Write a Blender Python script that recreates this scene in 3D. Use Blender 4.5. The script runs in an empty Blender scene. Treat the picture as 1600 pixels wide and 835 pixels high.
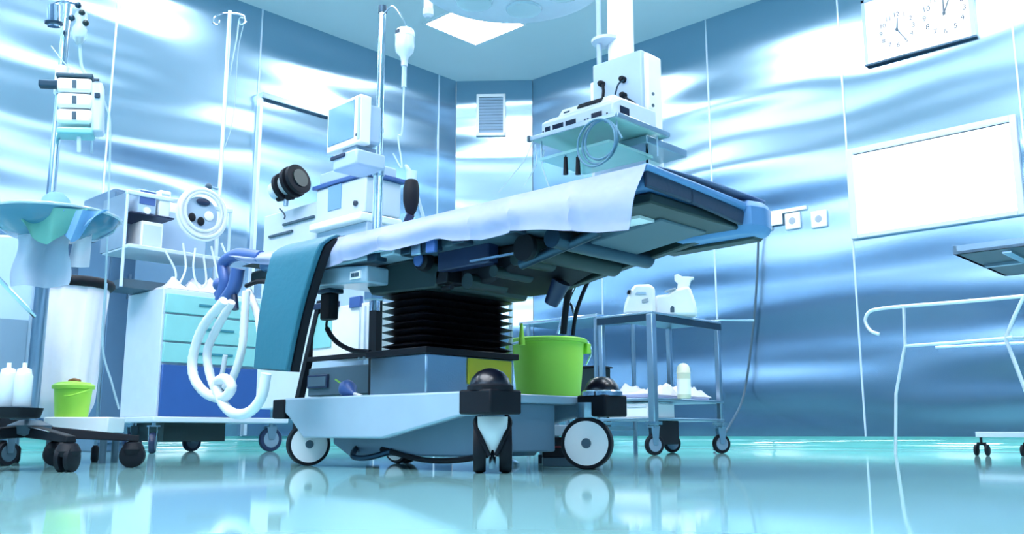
import bpy, bmesh, math, random
from mathutils import Vector, Matrix
from math import sin, cos, pi, radians, sqrt
random.seed(7)
D = bpy.data
SC = bpy.context.scene
COL = SC.collection

# ------------------------------------------------------------ camera, light, exposure
CAM_H, PITCH, YAW, FPX = 0.10, radians(10.22), radians(43.5), 1450.0
cd = D.cameras.new('camera'); cam = D.objects.new('camera', cd); COL.objects.link(cam)
cam.location = (0, 0, CAM_H)
cam.rotation_euler = (pi/2 + PITCH, 0, YAW)
cd.sensor_width = 36.0; cd.sensor_fit = 'HORIZONTAL'; cd.lens = 36.0*FPX/1600
cd.clip_start = 0.02; cd.clip_end = 60
SC.camera = cam
SC.view_settings.view_transform = 'Standard'
SC.view_settings.look = 'None'
SC.view_settings.gamma = 1.0
SC.view_settings.use_curve_mapping = False
SC.view_settings.exposure = 1.3
w = D.worlds.new('world'); SC.world = w; w.use_nodes = True
w.node_tree.nodes['Background'].inputs[0].default_value = (0.55, 0.75, 0.95, 1)
w.node_tree.nodes['Background'].inputs[1].default_value = 0.3
PANEL_POWER = 11.0          # strength of the ceiling panel diffusers
CEIL = 3.40
XL, YR = -6.136, 6.172      # left and right wall planes
XO, YO = 2.0, -2.2          # walls behind the camera

# ------------------------------------------------------------ pixel to room point (room axes are the world axes)
def ray(px, py):
    r = (px-800)/FPX; u = (417.5-py)/FPX
    Y = cos(PITCH)-sin(PITCH)*u; Z = sin(PITCH)+cos(PITCH)*u
    return Vector((cos(YAW)*r-sin(YAW)*Y, sin(YAW)*r+cos(YAW)*Y, Z))
def at(px, py, x=None, y=None, z=None, d=None):
    r = ray(px, py)
    if x is not None: t = x/r.x
    elif y is not None: t = y/r.y
    elif z is not None: t = (z-CAM_H)/r.z
    else: t = d
    return Vector((r.x*t, r.y*t, CAM_H+r.z*t))

# ------------------------------------------------------------ materials
def lin(c):
    return tuple(((v/255)/12.92 if v <= 10 else (((v/255)+0.055)/1.055)**2.4) for v in c)+(1,)
def mat(name, rgb, rough=.5, metal=0, var=.06, scale=12, bump=0, bscale=60, spec=.5, coat=0, alpha=1, trans=0, stretch=None, emit=0):
    m = D.materials.new(name); m.use_nodes = True
    nt = m.node_tree; b = nt.nodes['Principled BSDF']
    c = lin(rgb)
    tc = nt.nodes.new('ShaderNodeTexCoord'); src = tc.outputs['Object']
    if stretch:
        mp = nt.nodes.new('ShaderNodeMapping'); mp.inputs['Scale'].default_value = stretch
        nt.links.new(src, mp.inputs[0]); src = mp.outputs[0]
    n = nt.nodes.new('ShaderNodeTexNoise'); n.inputs['Scale'].default_value = scale; n.inputs['Detail'].default_value = 3
    nt.links.new(src, n.inputs['Vector'])
    mx = nt.nodes.new('ShaderNodeMix'); mx.data_type = 'RGBA'
    mx.inputs[6].default_value = tuple(max(0, v*(1-var)) for v in c[:3])+(1,)
    mx.inputs[7].default_value = tuple(min(1, v*(1+var)) for v in c[:3])+(1,)
    nt.links.new(n.outputs['Fac'], mx.inputs[0]); nt.links.new(mx.outputs[2], b.inputs['Base Color'])
    b.inputs['Roughness'].default_value = rough; b.inputs['Metallic'].default_value = metal
    b.inputs['Specular IOR Level'].default_value = spec
    if coat: b.inputs['Coat Weight'].default_value = coat; b.inputs['Coat Roughness'].default_value = .03
    if trans: b.inputs['Transmission Weight'].default_value = trans
    if alpha < 1: b.inputs['Alpha'].default_value = alpha
    if emit:
        b.inputs['Emission Color'].default_value = c; b.inputs['Emission Strength'].default_value = emit
    if bump:
        n2 = nt.nodes.new('ShaderNodeTexNoise'); n2.inputs['Scale'].default_value = bscale
        nt.links.new(src, n2.inputs['Vector'])
        bp = nt.nodes.new('ShaderNodeBump'); bp.inputs['Strength'].default_value = bump; bp.inputs['Distance'].default_value = .01
        nt.links.new(n2.outputs['Fac'], bp.inputs['Height']); nt.links.new(bp.outputs[0], b.inputs['Normal'])
    return m
def steel_wall(name, rgb, axis):
    """Brushed steel sheet: horizontal smear, slightly bowed so that reflections break into bands."""
    m = mat(name, rgb, rough=.27, metal=1, var=.05, scale=1.2, stretch=(.6, .6, 3))
    nt = m.node_tree; b = nt.nodes['Principled BSDF']
    b.inputs['Anisotropic'].default_value = .85
    tg = nt.nodes.new('ShaderNodeTangent'); tg.direction_type = 'RADIAL'; tg.axis = 'Z'
    nt.links.new(tg.outputs[0], b.inputs['Tangent'])
    tc = nt.nodes.new('ShaderNodeTexCoord')
    mp = nt.nodes.new('ShaderNodeMapping'); mp.inputs['Scale'].default_value = (.35, .35, 1.9)
    mp.inputs['Location'].default_value = (axis*3.1, 1.7, .3)
    nt.links.new(tc.outputs['Object'], mp.inputs[0])
    n = nt.nodes.new('ShaderNodeTexNoise'); n.inputs['Scale'].default_value = 1.0; n.inputs['Detail'].default_value = 1.0
    nt.links.new(mp.outputs[0], n.inputs['Vector'])
    bp = nt.nodes.new('ShaderNodeBump'); bp.inputs['Strength'].default_value = 1.0; bp.inputs['Distance'].default_value = .10
    nt.links.new(n.outputs['Fac'], bp.inputs['Height']); nt.links.new(bp.outputs[0], b.inputs['Normal'])
    return m
M = {}
M['steelwall'] = steel_wall('brushed_steel_sheet', (156, 187, 209), 1)
M['ceiling'] = mat('ceiling_paint', (232, 240, 242), .6, var=.03, scale=1)
M['floor'] = mat('glossy_vinyl_floor', (142, 196, 200), .06, var=.08, scale=1.2, spec=.5, bump=.04, bscale=1.5)
M['cove'] = mat('cove_vinyl', (96, 182, 178), .07, var=.08, scale=3, spec=.8, coat=1)
M['seam'] = mat('pale_seam_strip', (222, 236, 250), .25, .3)
M['darkgap'] = mat('dark_gap', (30, 50, 66), .8)
M['white'] = mat('white_plastic', (246, 248, 252), .35)
M['offwhite'] = mat('cool_white_paint', (205, 218, 232), .4)
M['paleblue'] = mat('pale_blue_paint', (172, 196, 220), .4)
M['grey'] = mat('grey_blue_paint', (120, 146, 168), .35)
M['basepaint'] = mat('table_base_paint', (158, 184, 204), .28, var=.05, coat=.3)
M['midgrey'] = mat('mid_grey_paint', (66, 90, 106), .45)
M['greenmetal'] = mat('greenish_cast_metal', (30, 50, 52), .42, .25)
M['chrome'] = mat('chrome', (214, 226, 236), .12, 1)
M['steel'] = mat('satin_steel', (168, 190, 206), .28, 1, bump=.05, bscale=200)
M['darksteel'] = mat('dark_steel', (52, 76, 94), .35, .8)
M['black'] = mat('black_rubber', (6, 13, 25), .6, spec=.3)
M['blackgloss'] = mat('black_gloss_plastic', (8, 12, 28), .28)
M['navy'] = mat('navy_plastic', (26, 42, 76), .4)
M['bellows'] = mat('black_rubber_bellows', (10, 12, 22), .38)
M['pad'] = mat('dark_foam_pad', (44, 60, 84), .55, bump=.1)
M['padcover'] = mat('light_blue_pad_cover', (98, 148, 200), .4, bump=.1, bscale=30)
M['padtop'] = mat('blue_vinyl_pad_top', (70, 118, 168), .35)
M['sheet'] = mat('lavender_white_sheet', (168, 175, 210), .85, var=.03, bump=.6, bscale=14)
M['teal'] = mat('teal_vinyl', (44, 112, 134), .42, var=.06, bump=.1, bscale=40)
M['blueclamp'] = mat('blue_plastic', (62, 96, 160), .4)
M['bluecloth'] = mat('light_blue_cloth', (112, 160, 206), .8, bump=.3, bscale=20)
M['greencloth'] = mat('green_drape', (92, 158, 150), .8, bump=.4, bscale=16)
M['bag'] = mat('white_bag_cloth', (242, 238, 248), .7, bump=.3, bscale=14)
M['lime'] = mat('lime_green_plastic', (180, 240, 84), .5, var=.05)
M['limedark'] = mat('lime_rim_plastic', (164, 228, 78), .4)
M['brown'] = mat('brown_grip', (140, 90, 60), .5)
M['yellow'] = mat('yellow_gloss', (206, 200, 40), .35)
M['draw_teal'] = mat('aqua_drawer', (140, 206, 206), .35)
M['draw_gap'] = mat('teal_handle', (52, 130, 148), .4)
M['draw_blue'] = mat('blue_drawer', (48, 90, 158), .35)
M['screen'] = mat('grey_screen', (112, 156, 196), .08, spec=.6)
M['darkscreen'] = mat('dark_display', (20, 34, 60), .12)
M['hose'] = mat('white_corrugated_hose', (232, 236, 242), .4)
M['glass'] = mat('pale_green_glass', (170, 222, 220), .05, spec=.6, alpha=.55)
M['basin'] = mat('blue_green_basin_plastic', (60, 128, 158), .12, spec=.6, alpha=.85)
M['clear'] = mat('clear_plastic', (214, 236, 246), .08, spec=.6, alpha=.55)
M['clearcloth'] = mat('translucent_plastic_sheet', (188, 204, 224), .3, alpha=.7)
M['fluid'] = mat('bottle_fluid', (226, 240, 250), .15, alpha=.85)
M['cream'] = mat('cream_plastic', (236, 232, 206), .45)
M['cabinet'] = mat('slate_blue_paint', (88, 122, 152), .35)
M['tube'] = mat('bright_satin_tube', (240, 246, 252), .3, .5)
M['red'] = mat('dark_red_mark', (120, 40, 50), .4)
M['ink'] = mat('grey_ink', (52, 70, 88), .6)
M['inkpale'] = mat('pale_grey_ink', (160, 172, 184), .6)
M['lamp_on'] = mat('lit_diffuser', (246, 248, 255), .5, emit=PANEL_POWER)
M['pane_glow'] = mat('white_emissive_pane', (236, 248, 255), .4, emit=1.1)
M['cable_blue'] = mat('blue_grey_cable', (84, 132, 158), .4)

# ------------------------------------------------------------ mesh helpers
class MB:
    def __init__(s): s.v = []; s.f = []
    def add(s, vs, fs):
        n = len(s.v); s.v += [Vector(v) for v in vs]; s.f += [tuple(i+n for i in f) for f in fs]; return s
    def box(s, a, b):
        x0, x1 = sorted((a[0], b[0])); y0, y1 = sorted((a[1], b[1])); z0, z1 = sorted((a[2], b[2]))
        return s.add([(x0,y0,z0),(x1,y0,z0),(x1,y1,z0),(x0,y1,z0),(x0,y0,z1),(x1,y0,z1),(x1,y1,z1),(x0,y1,z1)],
                     [(0,3,2,1),(4,5,6,7),(0,1,5,4),(1,2,6,5),(2,3,7,6),(3,0,4,7)])
    def obox(s, c, size, R=None):
        hx, hy, hz = [k/2 for k in size]
        vs = [Vector((i*hx, j*hy, k*hz)) for k in (-1,1) for i, j in ((-1,-1),(1,-1),(1,1),(-1,1))]
        if R is not None: vs = [R @ v for v in vs]
        c = Vector(c)
        return s.add([c+v for v in vs], [(0,3,2,1),(4,5,6,7),(0,1,5,4),(1,2,6,5),(2,3,7,6),(3,0,4,7)])
    def prism(s, poly, off):
        """poly: 3D points of a flat outline, swept by the vector off."""
        n = len(poly); off = Vector(off); poly = [Vector(p) for p in poly]
        return s.add(poly+[p+off for p in poly], [tuple(range(n))[::-1], tuple(range(n, 2*n))]+[(i,(i+1)%n,n+(i+1)%n,n+i) for i in range(n)])
    def ring(s, c, ax, rad, n, e1=None):
        ax = Vector(ax).normalized()
        if e1 is None: e1 = ax.orthogonal().normalized()
        e2 = ax.cross(e1)
        return [Vector(c)+(e1*cos(2*pi*i/n)+e2*sin(2*pi*i/n))*rad for i in range(n)]
    def lathe(s, c, prof, ax=(0,0,1), n=24, cap=True):
        """prof: (radius, height along ax)."""
        ax = Vector(ax).normalized(); c = Vector(c); e1 = ax.orthogonal().normalized()
        vs = []; fs = []
        for r, h in prof: vs += s.ring(c+ax*h, ax, max(r, 1e-4), n, e1)
        for k in range(len(prof)-1):
            for i in range(n):
                j = (i+1) % n; fs.append((k*n+i, k*n+j, (k+1)*n+j, (k+1)*n+i))
        if cap: fs += [tuple(range(n))[::-1], tuple(range((len(prof)-1)*n, len(prof)*n))]
        return s.add(vs, fs)
    def cyl(s, a, b, r, r2=None, n=16):
        a = Vector(a); b = Vector(b); return s.lathe(a, [(r, 0), (r if r2 is None else r2, (b-a).length)], b-a, n)
    def tube(s, pts, r, n=8, closed=False):
        pts = [Vector(p) for p in pts]; m = len(pts); vs = []; fs = []
        up = None
        for i, p in enumerate(pts):
            if closed: t = pts[(i+1) % m]-pts[i-1]
            else: t = pts[min(i+1, m-1)]-pts[max(i-1, 0)]
            t.normalize()
            if up is None: up = t.orthogonal().normalized()
            up = (up-t*up.dot(t)).normalized()
            rr = r(i/(m-1)) if callable(r) else r
            vs += s.ring(p, t, rr, n, up)
        for k in range(m if closed else m-1):
            for i in range(n):
                j = (i+1) % n; q = (k+1) % m
                fs.append((k*n+i, k*n+j, q*n+j, q*n+i))
        if not closed: fs += [tuple(range(n))[::-1], tuple(range((m-1)*n, m*n))]
        return s.add(vs, fs)
    def grid(s, fn, nu, nv, th=None):
        """fn(u,v)->point; th: thickness vector for a closed slab."""
        vs = [Vector(fn(i/nu, j/nv)) for j in range(nv+1) for i in range(nu+1)]
        q = lambda i, j: j*(nu+1)+i
        fs = [(q(i,j), q(i+1,j), q(i+1,j+1), q(i,j+1)) for j in range(nv) for i in range(nu)]
        if th is not None:
            k = len(vs); th = Vector(th); vs += [v+th for v in vs]
            fs += [tuple(a+k for a in f[::-1]) for f in fs]
            for i in range(nu): fs.append((q(i+1,0), q(i,0), q(i,0)+k, q(i+1,0)+k)); fs.append((q(i,nv), q(i+1,nv), q(i+1,nv)+k, q(i,nv)+k))
            for j in range(nv): fs.append((q(0,j), q(0,j+1), q(0,j+1)+k, q(0,j)+k)); fs.append((q(nu,j+1), q(nu,j), q(nu,j)+k, q(nu,j+1)+k))
        return s.add(vs, fs)
    def sphere(s, c, r, n=16, sc=(1,1,1)):
        c = Vector(c); prof = [(sin(pi*k/(n//2)), -cos(pi*k/(n//2))) for k in range(n//2+1)]
        k0 = len(s.v); s.lathe((0,0,0), prof, n=n)
        for i in range(k0, len(s.v)): v = s.v[i]; s.v[i] = c+Vector((v.x*r*sc[0], v.y*r*sc[1], v.z*r*sc[2]))
        return s
    def build(s, name, m, parent=None, bevel=0, smooth=True, kind=None, label=None):
        o0 = Vector((0,0,0)); p = parent
        while p is not None: o0 += p.location; p = p.parent
        me = D.meshes.new(name); me.from_pydata([v-o0 for v in s.v], [], s.f); me.validate()
        bm = bmesh.new(); bm.from_mesh(me); bmesh.ops.recalc_face_normals(bm, faces=bm.faces); bm.to_mesh(me); bm.free()
        if smooth:
            me.shade_smooth(); me.set_sharp_from_angle(angle=radians(38))
        me.materials.append(M[m] if isinstance(m, str) else m)
        o = D.objects.new(name, me); COL.objects.link(o)
        if parent: o.parent = parent
        if bevel:
            b = o.modifiers.new('bevel', 'BEVEL'); b.width = bevel; b.segments = 2; b.limit_method = 'ANGLE'; b.angle_limit = radians(50)
        if kind: o['kind'] = kind
        if label: o['label'] = label
        return o
def thing(name, loc, label, cat, group=None, rz=0):
    o = D.objects.new(name, None); o.empty_display_size = .05; COL.objects.link(o)
    o.location = Vector(loc); o.rotation_euler = (0, 0, rz); o['label'] = label; o['category'] = cat
    if group: o['group'] = group
    return o
def tag(o, label, cat, group=None):
    o['label'] = label; o['category'] = cat
    if group: o['group'] = group
    return o
def struct(name, loc=None):
    o = D.objects.new(name, None); COL.objects.link(o); o['kind'] = 'structure'
    if loc is not None: o.location = loc
    return o
def copy_tree(o, parent=None):
    c = o.copy(); COL.objects.link(c); c.parent = parent
    for ch in [k for k in D.objects if k.parent == o]: copy_tree(ch, c)
    return c
def arc(p0, p1, sag, n=14, side=(0,0,0)):
    p0 = Vector(p0); p1 = Vector(p1)
    return [p0.lerp(p1, i/n)+Vector((0,0,-sag))*4*(i/n)*(1-i/n)+Vector(side)*4*(i/n)*(1-i/n) for i in range(n+1)]
def smooth_path(pts, k=6):
    pts = [Vector(p) for p in pts]; P = [pts[0]*2-pts[1]]+pts+[pts[-1]*2-pts[-2]]; out = []
    for i in range(1, len(P)-2):
        a, b, c, d = P[i-1:i+3]
        for j in range(k):
            t = j/k
            out.append(.5*((2*b)+(c-a)*t+(2*a-5*b+4*c-d)*t*t+(3*b-3*c+d-a)*t**3))
    out.append(pts[-1]); return out
def fresh_at(loc, fn):
    """run fn(root) for a thing designed around the origin, then move it"""
    pass

# ============================================================ SETTING
CORNER_L = Vector((XL, 5.698, 0)); CORNER_R = Vector((-5.59, YR, 0))
fl = MB(); fl.prism([(XL-.1, YO-.1, -.05), (XO+.1, YO-.1, -.05), (XO+.1, YR+.1, -.05), (XL-.1, YR+.1, -.05)], (0,0,.05))
fl.build('floor', 'floor', smooth=False, kind='structure')
ce = MB(); ce.box((XL-.1, YO-.1, CEIL), (XO+.1, YR+.1, CEIL+.08))
ce.build('ceiling', 'ceiling', smooth=False, kind='structure')

COVE = .085
def wall(name, a, b, inward, seams, zlo=COVE):
    """Backing slab from a to b with steel panels and pale seam strips; inward = unit vector into the room."""
    a = Vector(a); b = Vector(b); d = (b-a); L = d.length; d.normalize(); inw = Vector(inward)
    o = MB().prism([a-inw*.10, b-inw*.10, b-inw*.012, a-inw*.012], (0,0,CEIL)).build(name, 'darkgap', smooth=False, kind='structure')
    cuts = [0]+sorted(seams)+[L]
    for s0, s1 in zip(cuts[:-1], cuts[1:]):
        p0 = a+d*(s0+.003); p1 = a+d*(s1-.003)
        MB().prism([p0-inw*.012, p1-inw*.012, p1, p0], (0,0,CEIL)).build('steel_panel', 'steelwall', o, smooth=False)
    for s_ in seams:
        p = a+d*s_
        mb = MB(); mb.prism([p-d*.007, p+d*.007, p+d*.005+inw*.006, p-d*.005+inw*.006], (0,0,CEIL-zlo))
        for i in range(len(mb.v)): mb.v[i] = mb.v[i]+Vector((0,0,zlo))
        mb.build('seam_strip', 'seam', o, smooth=False)
    return o
wall('wall_right', (XO, YR, 0), (CORNER_R.x, YR, 0), (0,-1,0), [XO-x for x in (1.8, .7, -.4, -1.494, -2.612, -3.702, -4.80)])
wall('wall_left', (XL, YO, 0), (XL, CORNER_L.y, 0), (1,0,0), [y-YO for y in (-1.9, -.8, .28, 1.38, 2.485, 3.609, 4.82, 5.479)])
ci = Vector((CORNER_R.y-CORNER_L.y, -(CORNER_R.x-CORNER_L.x), 0)).normalized()
wall('wall_back', CORNER_L, CORNER_R, ci, [])
wall('wall_front', (XO, YO, 0), (XL, YO, 0), (0,1,0), [1.1*k for k in range(1, 7)])
wall('wall_side', (XO, YR, 0), (XO, YO, 0), (-1,0,0), [1.1*k for k in range(1, 7)])

def cove(name, a, b, inw):
    a = Vector(a); b = Vector(b); inw = Vector(inw)
    prof = [(.0, 0), (.11, 0), (.105, .004)]+[(.105*(1-sin(t*pi/2))+.006, .004+.066*(1-cos(t*pi/2))) for t in [k/8 for k in range(1, 9)]]+[(.006, COVE), (0, COVE)]
    mb = MB(); pa = [a+inw*x+Vector((0,0,z)) for x, z in prof]
    mb.prism(pa, b-a); mb.build(name, 'cove', kind='structure')
cove('baseboard_right', (XO, YR, 0), (CORNER_R.x, YR, 0), (0,-1,0))
cove('baseboard_left', (XL, YO, 0), (XL, CORNER_L.y, 0), (1,0,0))
cove('baseboard_back', CORNER_L, CORNER_R, ci)

# door panel on the left wall with a header rail
dr = struct('door_1', (XL, 3.62, 0))
MB().box((XL, 3.63, .09), (XL+.03, 4.76, 2.64)).build('door_leaf', 'steelwall', dr, smooth=False)
MB().box((XL, 3.61, 2.655), (XL+.06, 4.80, 2.70)).build('header_rail', 'steel', dr, bevel=.004)
MB().box((XL, 3.605, .09), (XL+.045, 3.63, 2.66)).build('door_jamb', 'seam', dr, bevel=.003)

# window with a white emissive pane on the right wall
wn = struct('window_1', (-2.06, YR, 1.74))
x0, x1, z0, z1 = -2.56, -1.56, 1.45, 2.02
for a, b in (((x0-.05, z0-.03), (x0, z1+.04)), ((x1, z0-.03), (x1+.04, z1+.04)), ((x0, z1), (x1, z1+.04)), ((x0, z0-.03), (x1, z0))):
    MB().box((a[0], YR-.035, a[1]), (b[0], YR, b[1])).build('window_frame', 'offwhite', wn, bevel=.004)
MB().box((x0, YR-.012, z0), (x1, YR-.002, z1)).build('pane', 'pane_glow', wn, smooth=False)
MB().box((x0, YR-.016, z1-.006), (x1, YR-.012, z1)).build('shadow_gap', 'ink', wn, smooth=False)

# vent grille on the chamfered back wall
cdir = (CORNER_R-CORNER_L).normalized()
vc = CORNER_L+(CORNER_R-CORNER_L)*.46+Vector((0,0,3.055)); vt = thing('wall_vent', vc, 'small white framed wall vent with horizontal slats high on the corner wall', 'vent')
RV = Matrix((cdir, ci, Vector((0,0,1)))).transposed()
for dx, dz, sx, sz in ((-.125,0,.025,.40), (.125,0,.025,.40), (0,.19,.275,.03), (0,-.19,.275,.03)):
    MB().obox(vc+RV@Vector((dx,.012,dz)), (sx,.024,sz), RV).build('frame', 'white', vt, bevel=.003)
MB().obox(vc+RV@Vector((0,.003,0)), (.24,.004,.36), RV).build('backing', 'midgrey', vt)
for k in range(12):
    RS = RV @ Matrix.Rotation(radians(-35), 3, 'X')
    MB().obox(vc+RV@Vector((0,.012,-.160+k*.029)), (.228,.003,.024), RS).build('slat', 'paleblue', vt)

# ceiling light panels; the rows nearest the camera are added to brighten facing sides
lights = [(-5.105, 4.94), (-3.1, 4.94), (-2.2, 4.94), (-1.3, 4.94), (-.1, 4.94), (-5.105, 2.9), (-5.105, 1.7), (-5.105, .5), (-5.105, -.9),
          (-1.3, 2.6), (-.1, 2.6), (-3.1, .5), (-2.2, .5), (-1.3, .5), (-.1, .5), (-3.1, -.4), (-2.2, -.4), (-1.3, -.4), (-.1, -.4),
          (-2.2, -1.3), (-1.3, -1.3), (-.1, -1.3)]
for i, (x, y) in enumerate(lights):
    lab = 'square ceiling light panel over the far corner, glowing white' if i == 0 else 'square ceiling light panel overhead, unseen, outside the picture, in rows partly added as fill light'
    t = thing('ceiling_light', (x, y, CEIL), lab, 'ceiling light', None if i == 0 else 'unseen ceiling panels, partly added fill')
    for a, b in (((-.30,-.30), (.30,-.28)), ((-.30,.28), (.30,.30)), ((-.30,-.28), (-.28,.28)), ((.28,-.28), (.30,.28))):
        MB().box((x+a[0], y+a[1], CEIL-.012), (x+b[0], y+b[1], CEIL)).build('frame', 'white', t)
    MB().box((x-.28, y-.28, CEIL-.010), (x+.28, y+.28, CEIL-.004)).build('diffuser', 'lamp_on', t, smooth=False)

# ============================================================ shared builders
def caster(parent, c, dia, dirv, wheel='black', disc='grey', fork='steel', tread=None, width=.024, gap=0, top=None):
    """Swivel caster under a thing: wheel (> hub) and fork. c = floor contact point, dirv = rolling axis."""
    c = Vector(c); ax = Vector(dirv).normalized(); r = dia/2; wc = c+Vector((0,0,r))
    top = top or dia*1.25
    ws = [0] if not gap else [-gap, gap]
    fk = MB()
    side = ax.cross(Vector((0,0,1)))
    if gap:
        fk.box(wc-ax*.006-side*.006-Vector((0,0,0)), wc+ax*.006+side*.006+Vector((0,0,top-r)))
        fk.cyl(wc-ax*gap, wc+ax*gap, r*.15, n=10)
    else:
        for s_ in (-1, 1):
            p = wc+ax*s_*(width/2+.004)
            fk.prism([p-side*r*.25, p+side*r*.25, p+side*r*.45+Vector((0,0,top-r)), p-side*r*.45+Vector((0,0,top-r))], ax*s_*.003)
        fk.obox(c+Vector((0,0,top)), (width+.02, width+.02, .008))
    fk.cyl(c+Vector((0,0,top-.004)), c+Vector((0,0,top+.02)), .011, n=12)
    fk.build('fork', fork, parent)
    for s_ in ws:
        q = wc+ax*s_; h = width/2
        wm = MB().lathe(q, [(r*.7,-h), (r*.93,-h), (r,-h*.6), (r,h*.6), (r*.93,h), (r*.7,h), (r*.7,-h)], ax, 28, cap=False).build('wheel', wheel, parent)
        hb = MB().lathe(q, [(r*.2,-h-.003), (r*.66,-h-.001), (r*.72,-h*.6), (r*.72,h*.6), (r*.66,h+.001), (r*.2,h+.003)], ax, 24).build('hub', disc, wm)

def bottle(name, base, r, h, m, capm, label, cat, group=None):
    t = thing(name, base, label, cat, group); b = Vector(base)
    MB().lathe(b, [(r*.9,0), (r,h*.04), (r,h*.62), (r*.85,h*.76), (r*.42,h*.84), (r*.42,h*.88)], n=20).build('body', m, t)
    MB().lathe(b+Vector((0,0,h*.87)), [(r*.5,0), (r*.5,h*.11), (r*.4,h*.13)], n=16).build('cap', capm, t)
    return t

# ============================================================ OPERATING TABLE
TB = Vector((-2.05, 1.85, 0))
T = thing('operating_table', TB, 'grey wheeled operating table with black bellows column, blue-edged top and big white wheels', 'operating table')
Y0, Y1 = 1.70, 2.16
# base side panels: long trapezoid shells
def side_panel(y, th):
    pts = [(-2.635,.215),(-1.74,.212),(-1.74,.148),(-1.80,.148),(-2.125,.088),(-2.52,.088),(-2.60,.15),(-2.635,.17)]
    return MB().prism([(x,y,z) for x, z in pts], (0,th,0))
side_panel(Y0, .03).build('side_panel', 'basepaint', T, bevel=.006)
side_panel(Y1, .03).build('side_panel', 'basepaint', T, bevel=.006)
MB().box((-2.62, Y0+.03, .185), (-1.76, Y1, .21)).build('base_deck', 'basepaint', T, bevel=.004)
MB().prism([(-2.42,1.80,.035),(-1.86,1.80,.038),(-1.80,1.80,.09),(-1.80,1.80,.185),(-2.50,1.80,.185),(-2.50,1.80,.07)], (0,.26,0)).build('inner_chassis', 'grey', T, bevel=.006)
MB().box((-1.84, 1.79, .05), (-1.79, 2.07, .187)).build('end_chassis', 'grey', T, bevel=.006)
MB().tube(smooth_path([(-2.25,1.80,.055),(-2.05,1.79,.028),(-1.9,1.79,.03),(-1.8,1.80,.045)]), .008).build('brake_bar', 'black', T)
MB().tube(smooth_path([(-2.40,1.83,.07),(-2.34,1.76,.035),(-2.28,1.77,.03),(-2.2,1.8,.05)]), .009).build('brake_pedal', 'darksteel', T)
# corner blocks with dark domes
def cblock(x, y, lab=None, dome=True, s=.115):
    b = MB().box((x-s/2, y-s/2, .150), (x+s/2, y+s/2, .212)).build('corner_block', 'black', T, bevel=.005)
    if dome:
        c = Vector((x, y, .212)); MB().lathe(c, [(.054,0), (.054,.012), (.048,.030), (.034,.046), (.016,.054), (.001,.056)], n=24).build('dome', 'blackgloss', b)
        MB().lathe(c, [(.060,-.002), (.060,.010), (.054,.014)], n=24, cap=False).build('dome_ring', ('black','chrome')[y > 2], b)
cblock(-1.70, 1.71); cblock(-1.70, 2.175, s=.105)
cblock(-2.66, 1.73, dome=False, s=.07); cblock(-2.60, 2.17, dome=False, s=.07)
# table wheels
def bigwheel(c, dia, ax, twin=False, fork=True):
    c = Vector(c); ax = Vector(ax).normalized(); r = dia/2; wc = c+Vector((0,0,r)); side = ax.cross(Vector((0,0,1)))
    offs = (-.030, .030) if twin else (-.018, .018)
    for s_ in offs:
        q = wc+ax*s_; h = .014
        wm = MB().lathe(q, [(r*.84,-h), (r*.96,-h), (r,-h*.5), (r,h*.5), (r*.96,h), (r*.84,h), (r*.84,-h)], ax, 40, cap=False).build('wheel', 'black', T)
        MB().lathe(q, [(r*.10,-h-.004), (r*.5,-h-.003), (r*.845,-h-.001), (r*.845,h+.001), (r*.5,h+.003), (r*.10,h+.004)], ax, 40).build('wheel_disc', 'white', wm)
        MB().lathe(q, [(r*.17,-h-.008), (r*.2,-h-.003), (r*.2,h+.003), (r*.17,h+.008)], ax, 18).build('hub', 'midgrey', wm)
    if fork:
        MB().lathe(wc+Vector((0,0,r*.55)), [(.022,0), (.03,.02), (.03,.075-r*.0)], n=18).build('swivel', 'steel', T)
def facing(c, k=0):   # axis pointing at the camera, turned by k
    a = math.atan2(-c[1], -c[0])+k; return (cos(a), sin(a), 0)
bigwheel((-2.585, 1.765, 0), .136, facing((-2.585,1.765), .12))
bigwheel((-1.725, 2.135, 0), .149, facing((-1.725,2.135), -.10))
bigwheel((-2.56, 2.14, 0), .136, (0,1,0))
# near caster seen edge on, with a pointed chrome shield between twin tyres
c = Vector((-1.755, 1.775, 0)); ax = Vector(facing(c, pi/2)); fd = Vector(facing(c, 0)); r = .066
for s_ in (-1, 1):
    wm = MB().lathe(c+ax*s_*.034+Vector((0,0,r)), [(r*.8,-.016), (r*.95,-.016), (r,-.008), (r,.008), (r*.95,.016), (r*.8,.016)], ax, 36).build('wheel', 'black', T)
    MB().lathe(c+ax*s_*.034+Vector((0,0,r)), [(r*.15,-.019), (r*.82,-.014), (r*.82,.014), (r*.15,.019)], ax, 30).build('wheel_disc', 'midgrey', wm)
sh = MB(); out = []
for k in range(9):
    t = k/8; z = .145-.105*t; hw = .038*sqrt(max(0, 1-t**1.9))+.0015; bul = .02*sin(pi*min(1, t+.15))
    out.append((z, hw, bul))
def shield(u, v):
    k = v*8; i = min(7, int(k)); fr = k-i; z, hw, bu = [out[i][m]*(1-fr)+out[i+1][m]*fr for m in range(3)]
    a = (u-.5)*2
    return c+ax*(a*hw)+fd*(r*.80+bu*(1-a*a))+Vector((0,0,z))
MB().grid(shield, 10, 16, -fd*.012).build('caster_shield', 'white', T)
MB().box(c+fd*(r*.75)-Vector((.006,.006,0))+Vector((0,0,.012)), c+fd*(r*.75)+Vector((.006,.006,.06))).build('brake_tab', 'chrome', T)
MB().cyl(c+Vector((0,0,.1)), c+Vector((0,0,.16)), .026, n=18).build('swivel', 'steel', T)
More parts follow.
